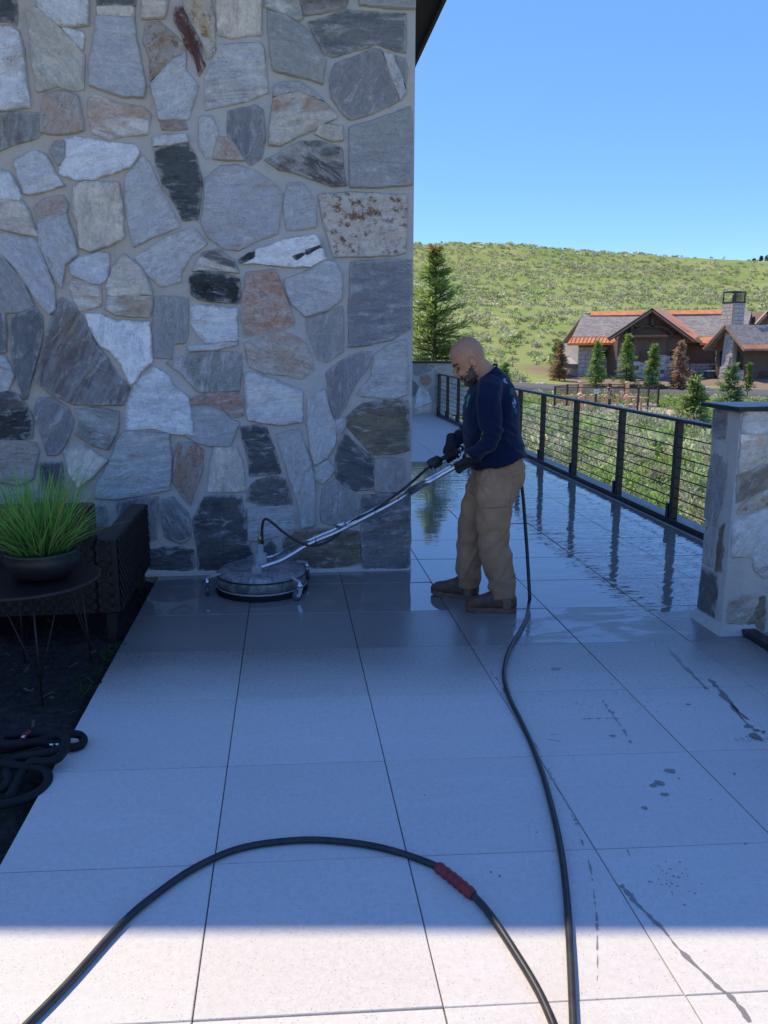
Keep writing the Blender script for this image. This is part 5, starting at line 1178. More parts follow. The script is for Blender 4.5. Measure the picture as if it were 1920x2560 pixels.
loft(bm, [(470, 270, 0, 62, .055), (505, 325, 0, 70, .058), (545, 372, 0, 77, .062), (585, 420, 0, 88, .08), (600, 490, 0, 110, .15), (603, 600, 0, 160, .165), (603, 760, 0, 175, .16), (620, 900, 0, 175, .155), (650, 1060, 0, 160, .15), (640, 1180, 0, 140, .14)])
for s, arm in ((1, [(590, 500, -.13, 66, .055), (592, 620, -.215, 62, .05), (602, 800, -.235, 55, .046), (560, 905, -.21, 45, .042), (480, 978, -.16, 34, .032), (440, 1005, -.14, 36, .022)]), (1, [(590, 500, .13, 66, .055), (540, 620, .22, 60, .05), (455, 765, .215, 48, .044), (345, 890, .125, 34, .032), (300, 930, .08, 34, .022)]),
               (1, [(640, 1120, -.07, 110, .075), (626, 1400, -.1, 95, .07), (630, 1620, -.115, 80, .06), (680, 1900, -.12, 60, .045), (690, 2040, -.12, 50, .04)]), (1, [(610, 1120, .07, 110, .075), (500, 1400, .1, 90, .07), (465, 1620, .12, 75, .058), (445, 1880, .135, 55, .045), (444, 1950, .14, 46, .04)])):
    loft(bm, arm, 14)
me = remesh(bm, .0052, 3, .5)
ISKIN = np.array([.53, .27, .15]); BEARD = np.array([.05, .036, .03]); SCALP = np.array([.46, .235, .14])
def headloc(p):
    d = (Vector(p)-EAR)/KH; return d.dot(HF), d.dot(HS), d.dot(HU)
n = len(me.vertices); co = np.empty(n*3, np.float32); me.vertices.foreach_get('co', co); co = co.reshape(-1, 3)
tone = np.tile(ISKIN, (n, 1))
def beardness(x, y, z, p):
    nz = .006*noise.noise(p*70)+.004*noise.noise(p*150); ay = abs(y)
    if z < -.108-0.03: return 0
    low = -.036 if x > .07 else (-.036+(.07-x)*.42)
    jaw = z < min(low, .004)+nz-.012*(x > .055 and x < .085 and ay > .02) and x > .012+nz*1.5+max(0, -.08-z)*.8
    stache = abs(z+.037+nz*.3) < .0075 and x > .078 and ay < .034
    lips = abs(z+.052) < .0062 and ay < .02 and x > .088
    return 1 if (jaw or stache) and not lips else 0
for i in range(n):
    p = Vector(co[i]); x, y, z = headloc(p)
    if -.12 < x < .13 and -.15 < z < .16 and abs(y) < .1:
        if beardness(x, y, z, p) and random.random() < .93: tone[i] = BEARD*(.7+1.3*random.random())+ISKIN*.05*random.random(); co[i] += np.array((p-hp(0.02, 0, -.04)).normalized())*.0022
        elif z > .062+.006*noise.noise(p*40) or (x < -.03 and z > -.02): tone[i] = SCALP*(1+.12*noise.noise(p*60))
        elif abs(z-(.036+.004*math.cos(abs(y)*40))) < .0052 and .012 < abs(y) < .052 and x > .06: tone[i] = (.035, .025, .022)
        elif x > .088 and abs(z+.052) < .007 and abs(y) < .022: tone[i] = (.22, .10, .085)
        elif abs(z-.012) < .0052 and .018 < abs(y) < .043 and x > .06: tone[i] = (.10, .06, .05); 
        elif z < .02 and x > .06: tone[i] = ISKIN*(1.06, 1.0, .98)
me.vertices.foreach_set('co', co.ravel())
at = me.color_attributes.new('tone', 'FLOAT_COLOR', 'POINT'); cc4 = np.ones((n, 4), np.float32); cc4[:, :3] = tone; at.data.foreach_set('color', cc4.ravel())
body = link('body', me, MATS['skin'], man, True)
for s in (-1, 1):                                        # lowered eyelids with lashes
    bm = bmesh.new(); pts = [hp(.0905-.012*t*t, s*(.031+.014*t), .0055-.003*(1-t*t)) for t in np.linspace(-1, 1, 7)]; tube(bm, pts, [.001, .0018, .0022, .0024, .0022, .0018, .001], 6); bmobj('eyelashes', bm, MATS['rubber'], body, True)

# --- shirt
SH = [(652, 1028, 0, 196, .192), (642, 985, 0, 198, .192), (623, 915, 0, 199, .186), (606, 800, 0, 201, .193), (602, 670, 0, 201, .198), (606, 560, 0, 178, .202), (606, 480, 0, 145, .190), (602, 425, 0, 112, .145), (590, 398, 0, 84, .098), (578, 376, 0, 72, .078)]
LA = [(600, 470, -.13, 88, .075), (594, 520, -.185, 86, .072), (590, 590, -.222, 84, .069), (592, 670, -.236, 80, .065), (600, 760, -.246, 76, .062), (608, 828, -.248, 70, .060), (592, 878, -.24, 63, .056), (548, 928, -.212, 55, .051), (505, 962, -.182, 48, .046), (462, 990, -.16, 45, .043)]
RA = [(590, 475, .13, 84, .074), (570, 540, .19, 78, .07), (535, 620, .232, 70, .065), (490, 700, .238, 64, .06), (440, 778, .212, 57, .055), (390, 838, .168, 50, .05), (345, 884, .125, 45, .045), (318, 908, .105, 43, .043)]
bm = bmesh.new(); loft(bm, SH, 28, pw=2.2); loft(bm, LA, 18); loft(bm, RA, 18)
me = remesh(bm, .0075, 3, .5)
def shirt_fold(p, n_):
    u, v = uv7(p); f = 0; dy = p.y-YMAN
    f += .005*noise.noise((p.x*9, p.y*9, p.z*5))
    # drape folds falling from the shoulder and pulling across the back and waist
    f += .0050*math.sin((u*.030+v*.016)+2.2*noise.noise((p.x*5, p.y*5, p.z*5)))*min(1, max(0, (v-520)/200))*(1 if dy > -.2 else .3)
    if v > 880: f += .0055*math.sin(v*.075+u*.012+2.5*noise.noise((p.x*6, p.y*8, 3)))*min(1, (v-880)/70)*min(1, max(0, (1045-v)/50))
    if dy < -.15 and 700 < v < 900: f += .006*math.sin(v*.10-u*.05+2*noise.noise((p.x*12, 0, p.z*12)))*math.exp(-((v-820)/70)**2)
    if dy < -.1 and v < 700: f += .003*math.sin(u*.08+v*.02+3*noise.noise((p.x*8, p.y*8, p.z*4)))
    if u < 500 and dy > .08: f += .005*math.sin((v*.8-u*.6)*.10+2*noise.noise((p.x*10, p.y*10, p.z*10)))
    f += .0075*max(0., 1-5.5*abs(noise.noise((p.x*4.2+1, p.y*4.2, p.z*6.5+u*.004))))*min(1, max(.15, (v-560)/250))
    return f
displace(me, shirt_fold)
b = NB('navy_cotton'); p = b.pos(); n = b.noise(p, 420, 2); n2 = b.noise(p, 9, 4)
base = b.mix(n2, (.005, .010, .034), (.009, .017, .052))
def emblem(b, base, center, R, cols, nsc):
    d = b.n('ShaderNodeVectorMath', operation='DISTANCE'); b.l(p, d.inputs[0]); d.inputs[1].default_value = center
    dn = b.math('MULTIPLY_ADD', b.noise(p, nsc, 2), R*1.5, d.outputs['Value']); m1 = b.smooth(dn, R*1.75, R*1.55)
    return b.mix(m1, base, b.mix(b.ramp(b.noise(p, nsc*1.6, 1), [(.45, 0.), (.55, 1.)]), *cols))
from mathutils.bvhtree import BVHTree
tree_s = BVHTree.FromPolygons([v.co for v in me.vertices], [tuple(q.vertices) for q in me.polygons])
def hit(u, v):
    d_ = Vector(ray(1020+u/2.9095, 800+v/2.9095)).normalized(); h_ = tree_s.ray_cast(Vector(EYEP), d_); return h_[0] if h_[0] is not None else q7(u, v, -.1)
base = emblem(b, base, hit(436, 575), .026, ((.03, .34, .10), (.10, .24, .34)), 34); base = emblem(b, base, hit(428, 615), .016, ((.10, .24, .34), (.03, .34, .10)), 40)
for (u, v, R_, cols) in ((706, 440, .020, ((.30, .38, .62), (.03, .05, .14))), (758, 520, .024, ((.02, .12, .07), (.02, .05, .12))), (774, 600, .030, ((.28, .36, .60), (.02, .06, .12))), (788, 665, .022, ((.03, .14, .08), (.02, .05, .12)))):
    base = emblem(b, base, hit(u, v), R_, cols, 45)
b.bsdf(base, .9, 0, b.bump(n, .25, .0008), spec=.15, Sheen_Weight=.12)
shirt = link('shirt', me, MATS['navy_cotton'], man, True)
# crew neck band
def ringpts(u, v, a, b_, tilt, n=28):
    c = q7(u, v, 0); ax = Vector((math.cos(tilt), 0, math.sin(tilt))); return [c+ax*a*math.cos(t)+Vector((0, 1, 0))*b_*math.sin(t) for t in np.linspace(0, 2*math.pi, n)]
tubeo('collar', ringpts(574, 378, .072, .079, rad(-38)*-1), .0065, MATS['navy_cotton'], shirt, 8)

# --- trousers
bm = bmesh.new()
loft(bm, [(652, 985, 0, 165, .160), (654, 1030, 0, 172, .166), (656, 1055, 0, 186, .176), (656, 1090, 0, 192, .178), (640, 1160, 0, 184, .174), (620, 1225, 0, 170, .165), (606, 1280, 0, 150, .15)], 26, pw=2.3)
loft(bm, [(655, 1120, -.075, 160, .098), (640, 1210, -.085, 150, .1), (632, 1300, -.095, 137, .1), (625, 1400, -.102, 125, .096), (621, 1500, -.108, 114, .091), (624, 1600, -.113, 110, .087), (634, 1700, -.118, 111, .086), (654, 1790, -.121, 104, .083), (673, 1860, -.123, 96, .08), (683, 1915, -.124, 95, .08), (687, 1960, -.124, 90, .078), (690, 2010, -.124, 88, .077)], 22, pw=2.2)
loft(bm, [(610, 1120, .075, 150, .095), (560, 1220, .085, 135, .098), (520, 1310, .095, 120, .096), (490, 1400, .103, 111, .092), (473, 1500, .112, 107, .088), (463, 1600, .12, 101, .085), (454, 1700, .127, 96, .083), (446, 1790, .132, 90, .08), (443, 1850, .135, 90, .079), (444, 1900, .137, 78, .072), (446, 1935, .138, 74, .070)], 22, pw=2.2)
me = remesh(bm, .0072, 2, .5)
def trouser_fold(p, n_):
    u, v = uv7(p); dy = p.y-YMAN; f = .006*noise.noise((p.x*10, p.y*10, p.z*6))+.004*abs(noise.noise((p.x*22, p.y*22, p.z*12))); hem = 2000 if dy < 0 else 1925
    k = min(1, max(0, (v-(hem-290))/250))
    f += .006*k*math.sin((hem-v)*.052+4.5*noise.noise((p.x*6, p.y*6, p.z*4))+.022*(u-600))*(.55+.9*noise.noise((p.x*5+3, p.y*5, p.z*5)))        # bunched above the boots
    if 1480 < v < 1760: f += .0042*math.sin(v*.045+u*.04+3.4*noise.noise((p.x*8, p.y*8, p.z*4)))*math.exp(-((v-1600)/110)**2)
    if 1080 < v < 1480: f += .0042*math.sin(u*.040-v*.034+3.2*noise.noise((p.x*6, p.y*6, p.z*5)))
    f += .0085*max(0., 1-5*abs(noise.noise((p.x*5.5+7, p.y*5.5, p.z*4.0-u*.006))))*(.6 if v < 1500 else 1.)
    # crotch creases fanning out
    d = math.hypot(u-520, v-1190); a = math.atan2(v-1190, u-520)
    if d < 230: f += .005*math.sin(a*9)*math.exp(-d/140)
    return f
displace(me, trouser_fold)
trs = link('trousers', me, MATS['khaki_canvas'], man, True)
def on_cloth(me_, pts, off):
    t = BVHTree.FromPolygons([v.co for v in me_.vertices], [tuple(p.vertices) for p in me_.polygons]); out = []
    for u, v in pts:
        d = Vector(ray(1020+u/2.9095, 800+v/2.9095)).normalized(); h = t.ray_cast(Vector(EYEP), d)
        if h[0] is not None: out.append(h[0]-d*off)
    return out
def patch(name, outline_pts, off, mat, parent, n=9):     # cloth patch following the leg
    a, b_, c, d = outline_pts; t = BVHTree.FromPolygons([v.co for v in me.vertices], [tuple(p.vertices) for p in me.polygons]); bm = bmesh.new(); grid = []
    for j in range(n):
        row = []
        for i in range(n):
            s, r_ = i/(n-1), j/(n-1); u = (a[0]*(1-s)+b_[0]*s)*(1-r_)+(d[0]*(1-s)+c[0]*s)*r_; v = (a[1]*(1-s)+b_[1]*s)*(1-r_)+(d[1]*(1-s)+c[1]*s)*r_
            dd = Vector(ray(1020+u/2.9095, 800+v/2.9095)).normalized(); h = t.ray_cast(Vector(EYEP), dd)
            e = off if 0 < i < n-1 and 0 < j < n-1 else .0005
            row.append(bm.verts.new((h[0]-dd*e) if h[0] is not None else q7(u, v, -.12)))
        grid.append(row)
    for j in range(n-1):
        for i in range(n-1): bm.faces.new((grid[j][i], grid[j][i+1], grid[j+1][i+1], grid[j+1][i]))
    return bmobj(name, bm, MATS[mat], parent, True)
pk = patch('cargo_pocket', ((540, 1360), (722, 1355), (712, 1535), (572, 1535)), .009, 'khaki_canvas', trs)
patch('pocket_flap', ((534, 1308), (726, 1302), (730, 1362), (536, 1378)), .016, 'khaki_canvas', trs)
patch('rear_pocket_flap', ((745, 1108), (838, 1078), (845, 1112), (760, 1150)), .012, 'khaki_canvas', trs)
for seam in ([(580, 1035), (590, 1090), (605, 1150), (628, 1205), (650, 1165)], [(760, 1180), (770, 1200), (745, 1300), (738, 1420)]):
    pts = on_cloth(me, smooth_path(seam, 6), .002)
    if len(pts) > 3: tubeo('seam', pts, .0022, MATS['khaki_canvas'], trs, 5)
# belt line shadow strip is real: a waistband under the shirt hem
# --- boots
def boot(heel, toe, shaft_c, name='boot'):
    heel, toe = Vector(heel), Vector(toe); ax = (toe-heel); L = ax.length; ax.normalize(); sd = Vector((-ax.y, ax.x, 0)); bm = bmesh.new()
    def P(x, y, z): return heel+ax*x+sd*y+Vector((0, 0, z))
    secs = [(0, .030, .09, .035), (.02, .040, .13, .02), (.07, .043, .16, .02), (.12, .043, .15, .02), (.17, .047, .122, .02), (.22, .052, .102, .02), (.26, .050, .092, .02), (.29, .040, .080, .022), (L, .022, .058, .026)]
    rings = []
    for x, w, top, bot in secs:
        r_ = []
        for k in range(16):
            t = 2*math.pi*k/16; ct, st = math.cos(t), math.sin(t); zc = (top+bot)/2; hz = (top-bot)/2
            r_.append(bm.verts.new(P(x*L/.315 if x < L else L, w*math.copysign(abs(ct)**.8, ct), zc+hz*math.copysign(abs(st)**(.6 if st < 0 else 1), st))))
        rings.append(r_)
    for a, b_ in zip(rings, rings[1:]):
        for k in range(16): bm.faces.new((a[k], a[(k+1) % 16], b_[(k+1) % 16], b_[k]))
    bm.faces.new(rings[0][::-1]); bm.faces.new(rings[-1])
    up = remesh(bm, .006, 3, .5); displace(up, lambda p, n_: .0022*noise.noise(p*38)+.0012*noise.noise(p*90))
    bo = link(name, up, MATS['boot_leather'], man, True)
    bm = bmesh.new(); tube(bm, [P(.058, 0, .028), P(.060, 0, .08), P(.064, 0, .14), P(.066, 0, .24)], [.043, .050, .053, .055], 18); tube(bm, [P(.10, 0, .09), P(.15, 0, .075)], [.046, .036], 14)
    sh_ = remesh(bm, .006, 2, .5); displace(sh_, lambda p, n_: .003*noise.noise(p*24)+.0016*noise.noise(p*60)); link('shaft', sh_, MATS['boot_suede'], bo, True)
    # sole: outline extruded
    bm = bmesh.new(); out = []
    prof = [(0, .026), (.02, .036), (.08, .038), (.13, .037), (.18, .044), (.23, .050), (.27, .046), (.30, .030), (.318, .010)]
    for x, w in prof: out.append((x*L/.315, w))
    pts = [P(x, w, .0) for x, w in out]+[P(x, -w, .0) for x, w in out[::-1]]
    prism(bm, pts, (0, 0, .030)); 
    for v in bm.verts:
        x = (v.co-heel).dot(ax)
        if x > .24: v.co.z += (x-.24)*.13
    bmobj('sole', bm, MATS['boot_sole'], bo)
    for k in range(5):                                   # laces over the instep
        x = .105+.019*k; z = .160-.013*k
        tubeo('lace', [P(x, -.03, z-.022), P(x+.006, 0, z), P(x+.004, .03, z-.022)], .0028, MATS['boot_suede'], bo, 5)
    return bo
g7 = lambda u, v: G(1020+u/2.9095, 800+v/2.9095)
boot(g7(787, 2122), g7(418, 2112), None); boot(g7(508, 2034), g7(172, 1990), None)

# --- gloves: palm, four curled fingers and a thumb closed round a bar
def glove(center, axis, palm_dir, wrist, r_bar, name='glove', flip=1, fl=(1, 1.08, 1.0, .85), spread=.0225):
    """fingers wrap the bar: start on the palm side (palm_dir), pass round underneath; wrist: cuff centre"""
    c = Vector(center); ax = Vector(axis).normalized(); pd = Vector(palm_dir); pd = (pd-ax*pd.dot(ax)).normalized(); th = ax.cross(pd)*flip; bm = bmesh.new()
    R_ = r_bar+.0125
    def on(a, ang, r_=R_): return c+ax*a+(pd*math.cos(ang)+th*math.sin(ang))*r_
    for i, k in enumerate(fl):
        a = (i-1.5)*spread; span = rad(215)*k; n = 9
        pts = [on(a+.003*math.sin(i), .35+span*j/(n-1), R_+(.007 if j in (2, 5) else 0)) for j in range(n)]; tube(bm, pts, [.0125, .0128, .0135, .0122, .0118, .0122, .0115, .011, .009], 10)
    # back of the hand from the knuckles to the wrist
    w = Vector(wrist); kn = c+pd*(R_+.006)
    for i in range(5):
        a = (i-2)*spread*.82
        st = on(a, .25, R_+.004); mid = (st+w)/2+pd*.012+ax*a*.15; e = w+ax*a*.35
        tube(bm, [st, (st+mid)/2+pd*.006, mid, e], [.014, .016, .0165, .018], 10)
    # thumb leaves the side of the palm and closes over the bar from the other side
    tb = w*.55+c*.45-ax*.030*1+pd*.008
    tube(bm, [tb, on(-.050, -.25, R_+.010), on(-.046, -.95, R_+.004), on(-.036, -1.7, R_+.002), on(-.026, -2.2, R_)], [.016, .0155, .0135, .012, .0095], 10)
    wd = (w-kn).normalized(); tube(bm, [w-wd*.02, w+wd*.015, w+wd*.05], [.033, .034, .036], 14)
    me_ = remesh(bm, .0036, 2, .45); displace(me_, lambda p, n_: .0011*noise.noise(p*120)+.0008*noise.noise(p*300))
    return link(name, me_, MATS['glove'], man, True)
q4 = lambda x, y, dy: Vector(YP(1060+x/8.295, 1050+y/8.295, YMAN+dy))
BAR_HI, BAR_LO = q4(1000, 770, -.115), q4(0, 1345, -.06)          # upper end of the handle
bar_ax = (BAR_HI-BAR_LO).normalized()
LH = BAR_LO+(BAR_HI-BAR_LO)*.775
glove(LH+Vector((0, 0, -.004)), -bar_ax, Vector((.1, -.75, .65)), q4(1010, 800, -.15), .019, flip=-1)
GUN_A, GUN_B = q4(230, 880, .075), q4(760, 600, .085); gun_ax = (GUN_B-GUN_A).normalized()
RHC = GUN_A+(GUN_B-GUN_A)*.62
glove(RHC, -gun_ax, Vector((-.2, -.45, .85)), q4(560, 470, .10), .016, flip=-1)
# ================================================================ rotary surface cleaner
def wandpt(x, y, Y): return Vector(YP(500+x/2.765, 900+y/2.765, Y))
cl = thing('surface_cleaner', 'round pressure-washer surface cleaner with chrome wand handle standing against the wall foot', 'surface cleaner', (-.19, 5.20, 0))
CC = Vector(G(651, 1488, .0)); CX, CY = CC.x+.008, CC.y+.14; R0 = .292
b = NB('deck_scuffed'); v = b.objc(); n = b.noise(v, 9, 7, .72, 1.5); n2 = b.noise(v, 40, 4)
b.bsdf(b.mix(b.ramp(n, [(.42, 0.), (.62, 1.)]), (.15, .155, .16), (.36, .36, .36)), b.math('MULTIPLY_ADD', n, .3, .3), .25, b.bump(n2, .2, .002))
latheo('deck', [(0, .158), (.10, .158), (.255, .150), (.278, .142), (R0-.003, .128), (R0, .118), (R0, .055), (R0-.012, .05), (R0-.012, .045)], (CX, CY, 0), b.m, cl, 64)
latheo('rim_ring', [(R0+.001, .048), (R0+.004, .045), (R0+.004, .040), (R0+.001, .037)], (CX, CY, 0), MATS['aluminium'], cl, 64)
latheo('rim_ring', [(R0-.004, .117), (R0+.004, .122), (R0+.004, .112), (R0-.004, .108)], (CX, CY, 0), MATS['dark_metal_cap'], cl, 64)
def bristles():
    n = 1500; a = np.linspace(0, 2*np.pi, n, endpoint=False)+RNG.normal(0, .002, n); r1 = R0-.004+RNG.normal(0, .003, n); r2 = r1+RNG.uniform(0, .02, n); z2 = RNG.uniform(.001, .010, n); w = .0022
    T = np.stack([-np.sin(a), np.cos(a), 0*a], 1)*w; A = np.stack([CX+np.cos(a)*r1, CY+np.sin(a)*r1, 0*a+.046], 1); B = np.stack([CX+np.cos(a)*r2, CY+np.sin(a)*r2, z2], 1)
    V = np.stack([A-T, A+T, B+T*.7, B-T*.7], 1).reshape(-1, 3); o = link('brush_skirt', npmesh('brush_skirt', V, np.arange(n*4).reshape(-1, 4)), MATS['bristle'], cl); o['kind'] = 'stuff'
    latheo('skirt', [(R0-.006, .045), (R0-.003, .012)], (CX, CY, 0), MATS['bristle'], cl, 64)
bristles()
def caster(ang, out=.03):
    c = Vector((CX+math.cos(ang)*(R0+.045+out), CY+math.sin(ang)*(R0+.045+out), 0)); d = Vector((math.cos(ang), math.sin(ang), 0)); s = Vector((-d.y, d.x, 0)); rt = Vector((CX, CY, 0))+d*(R0-.04)
    o = tubeo('caster_arm', [rt+Vector((0, 0, .135)), rt+d*.05+Vector((0, 0, .133)), c+Vector((0, 0, .118))], .011, MATS['aluminium'], cl, 8)
    latheo('swivel', [(0, .122), (.010, .122), (.010, .108), (.019, .102), (.021, .090), (.012, .084), (0, .084)], c, MATS['steel'], o, 16)
    tr = (d*.25+s*.97).normalized()
    ax = c-tr*.018; lat = Vector((-tr.y, tr.x, 0))
    for k in (-1, 1): prismo('fork', [c+lat*k*.017+tr*.014+Vector((0, 0, .085)), c+lat*k*.017-tr*.014+Vector((0, 0, .085)), ax+lat*k*.017-tr*.010+Vector((0, 0, .026)), ax+lat*k*.017+tr*.010+Vector((0, 0, .026))], lat*k*.0025, MATS['steel'], o)
    bm = bmesh.new(); pts = []
    tube(bm, [ax+lat*-.012+Vector((0, 0, .034)), ax+lat*-.010+Vector((0, 0, .034)), ax+lat*.010+Vector((0, 0, .034)), ax+lat*.012+Vector((0, 0, .034))], [.028, .033, .033, .028], 20); w = bmobj('wheel', bm, MATS['ac_grey'], o, True)
    tubeo('hub', [ax+lat*-.0135+Vector((0, 0, .034)), ax+lat*.0135+Vector((0, 0, .034))], .011, MATS['steel'], w, 12)
for a in (198, 312, 35, 100): caster(rad(a))
# swivel block, bracket and fitting
HB = Vector((CX-.005, CY-.02, .155))
bk = boxo('bracket', (HB.x-.055, HB.y-.14, .150), (HB.x+.01, HB.y-.09, .196), MATS['aluminium'], cl, .004); boxo('bracket', (HB.x-.055, HB.y+.09, .150), (HB.x+.01, HB.y+.14, .196), MATS['aluminium'], cl, .004)
latheo('bolt', [(0, .006), (.007, .006), (.008, 0)], (HB.x-.02, HB.y-.115, .197), MATS['steel'], bk, 8)
latheo('swivel_block', [(0, .165), (.022, .165), (.022, .105), (.043, .103), (.043, .035), (.055, .03), (.06, 0)], (HB.x, HB.y, .148), MATS['aluminium'], cl, 24)
latheo('brass_fitting', [(0, .085), (.009, .085), (.009, .055), (.013, .052), (.013, .028), (.010, .025), (.010, 0)], (HB.x, HB.y, .31), MATS['brass'], cl, 10)
# two chrome tubes of the handle
YH = HB.y
lowN = Vector((HB.x+.0, HB.y-.115, .185)); lowF = Vector((HB.x+.0, HB.y+.115, .185))
near = [lowN, wandpt(560, 1385, CY-.12), wandpt(650, 1335, CY-.115), wandpt(740, 1280, CY-.11), wandpt(840, 1236, CY-.12), wandpt(950, 1190, CY-.135), wandpt(1200, 1062, CY-.19), wandpt(1450, 925, CY-.25)]
near = [Vector(p) for p in near]; upN = BAR_LO; upE = BAR_HI
tubeo('handle_tube', smooth_path(near+[BAR_LO+(BAR_HI-BAR_LO)*.02, BAR_LO+(BAR_HI-BAR_LO)*.3, BAR_LO+(BAR_HI-BAR_LO)*.72], 8), .0145, MATS['steel'], cl, 14)
offF = Vector((-.002, .036, .016))
far = [lowF, wandpt(520, 1352, CY+.10), wandpt(610, 1305, CY+.06)]+[p+offF for p in near[3:]]
tubeo('handle_tube', smooth_path(far+[BAR_LO+(BAR_HI-BAR_LO)*.02+offF*.75, BAR_LO+(BAR_HI-BAR_LO)*.3+offF*.7, BAR_LO+(BAR_HI-BAR_LO)*.6+offF*.65], 8), .0125, MATS['steel'], cl, 14)
tubeo('grip', [BAR_LO+(BAR_HI-BAR_LO)*.66, BAR_LO+(BAR_HI-BAR_LO)*1.0], .0195, MATS['rubber'], cl, 14)
# clamp joining the tubes, warning label, short stub
a_, b2 = wandpt(940, 1150, CY-.13), wandpt(1000, 1128, CY-.14); tubeo('stub', [a_, b2], .016, MATS['steel'], cl, 12)
c0 = wandpt(1085, 1120, CY-.165); lb = tubeo('label_sleeve', [wandpt(1020, 1152, CY-.15), wandpt(1090, 1118, CY-.163)], .0152, MATS['white_trim'], cl, 12)
for x, y in ((1210, 1050), (1370, 960), (800, 1262)):
    pts = [wandpt(x, y, CY-.2)+Vector((.004*math.cos(t), .026*math.cos(t), .022*math.sin(t)+.008)) for t in np.linspace(0, 6.28, 14)]; tubeo('cable_tie', pts, .0022, MATS['rubber'], cl, 5)
CLM = q4(250, 1185, -.055); tubeo('clamp', [q4(180, 990, .03), q4(225, 1110, -.02), q4(250, 1200, -.06)], [.007, .009, .012], MATS['aluminium'], cl, 10)
# hose of the cleaner, from the fitting along the handle to the gun
hz = [Vector((HB.x, HB.y, .385)), wandpt(430, 1230, YH), wandpt(430, 1160, YH), wandpt(440, 1110, YH-.005), wandpt(462, 1100, YH-.01), wandpt(500, 1125, YH-.02), wandpt(590, 1200, YH-.06), wandpt(690, 1262, YH-.10), wandpt(770, 1282, YH-.10), wandpt(850, 1270, YH-.12), wandpt(930, 1225, YH-.13), wandpt(1010, 1150, YH-.12), wandpt(1080, 1098, YH-.12), wandpt(1200, 1040, YH-.16), wandpt(1370, 920, YH-.2), wandpt(1480, 830, YH-.22), q4(60, 1010, .03), q4(140, 950, .06)]
tubeo('jumper_hose', smooth_path(hz, 7), .0088, MATS['hose_black'], cl, 10)
tubeo('ferrule', [wandpt(430, 1275, YH), wandpt(430, 1225, YH)], .0105, MATS['rubber'], cl, 10); tubeo('ferrule', [q4(60, 1005, .03), q4(130, 950, .058)], .0115, MATS['steel'], cl, 10)
# trigger gun held in the right hand
gun = thing('spray_gun', 'black trigger gun with steel coupling held in the right glove', 'spray gun', GUN_A)
bm = bmesh.new(); ga = GUN_A; tube(bm, [ga-gun_ax*.045, ga-gun_ax*.038, ga-gun_ax*.01, ga+gun_ax*.03, ga+gun_ax*.04], [.022, .033, .036, .034, .022], 18); gb = bmobj('body', bm, MATS['rubber'], gun, True)
tubeo('barrel', [ga, GUN_A+(GUN_B-GUN_A)*.9], .0145, MATS['rubber'], gb, 12)
tubeo('coupling', [GUN_B-gun_ax*.012, GUN_B+gun_ax*.012], .020, MATS['steel'], gun, 14); tubeo('coupling', [GUN_B+gun_ax*.013, GUN_B+gun_ax*.055], .0115, MATS['brass'], gun, 12); tubeo('coupling', [GUN_B+gun_ax*.056, GUN_B+gun_ax*.085], .016, MATS['steel'], gun, 12)
tubeo('lever', [q4(400, 890, .06), q4(430, 950, .05), q4(520, 965, .05), q4(720, 850, .06)], .0055, MATS['aluminium'], gun, 8)
tubeo('guard', [GUN_B-gun_ax*.005+Vector((0, -.01, -.02)), q4(745, 660, .06), q4(735, 740, .04)], .0075, MATS['steel'], gun, 8)

# ================================================================ hoses on the floor
d2 = lambda x, y: (x*1.15732, y*1.15732)
def fl(x, y, r): 
    p = G(*d2(x, y), r); return p
HR = .0108
z7 = lambda u, v, Y: YP(1020+u/2.9095, 800+v/2.9095, Y)
sup = thing('supply_hose', 'long black hose hanging behind the man and snaking along the paving to the camera', 'hose', (1.5, 3.2, 0))
pts = [GUN_B+gun_ax*.08, Vector((1.20, 5.02, 1.02)), Vector((1.36, 5.06, 1.0)), z7(790, 1050, 4.98), z7(820, 1160, 4.93), z7(838, 1300, 4.87), z7(852, 1480, 4.80), z7(866, 1680, 4.73), z7(878, 1880, 4.66), z7(885, 2020, 4.61)]
pts += [fl(1143, 1300, .03), fl(1137, 1335, HR), fl(1122, 1365, HR), fl(1102, 1400, HR), fl(1091, 1435, HR), fl(1090, 1468, HR), fl(1102, 1510, HR), fl(1125, 1557, HR), fl(1150, 1612, HR), fl(1173, 1675, HR), fl(1191, 1740, HR), fl(1207, 1810, HR), fl(1218, 1880, HR), fl(1226, 1960, HR), fl(1231, 2040, HR), fl(1235, 2120, HR), fl(1239, 2212, HR), fl(1243, 2330, HR), fl(1250, 2600, HR)]
for k in range(6): pts.append(np.array([*(np.array(pts[-1])[:2]+np.array([-.12+.05*k, -.8])), HR]))      # runs on behind the camera
tubeo('hose', smooth_path(pts, 8), HR, MATS['hose_black'], sup, 12)
cou = thing('coupled_hose', 'black hose curving across the foreground with a ribbed red rubber coupling sleeve', 'hose', (0.1, 2.0, 0))
pts = [fl(x, y, HR) for x, y in ((-160, 2420), (-40, 2310), (60, 2212), (150, 2120), (260, 1998), (330, 1937), (420, 1875), (520, 1832), (640, 1815), (740, 1818), (840, 1835), (945, 1872), (985, 1903), (1025, 1937), (1060, 1977), (1110, 2052), (1160, 2135), (1195, 2212), (1240, 2330))]
pts = [np.array([*(pts[0][:2]+np.array([-.25*k, -.75*k])), HR]) for k in (5, 4, 3, 2, 1)]+pts
for k in range(5): pts.append(np.array([*(pts[-1][:2]+np.array([.12, -.8])), HR]))
tubeo('hose', smooth_path(pts, 8), HR, MATS['hose_black'], cou, 12)
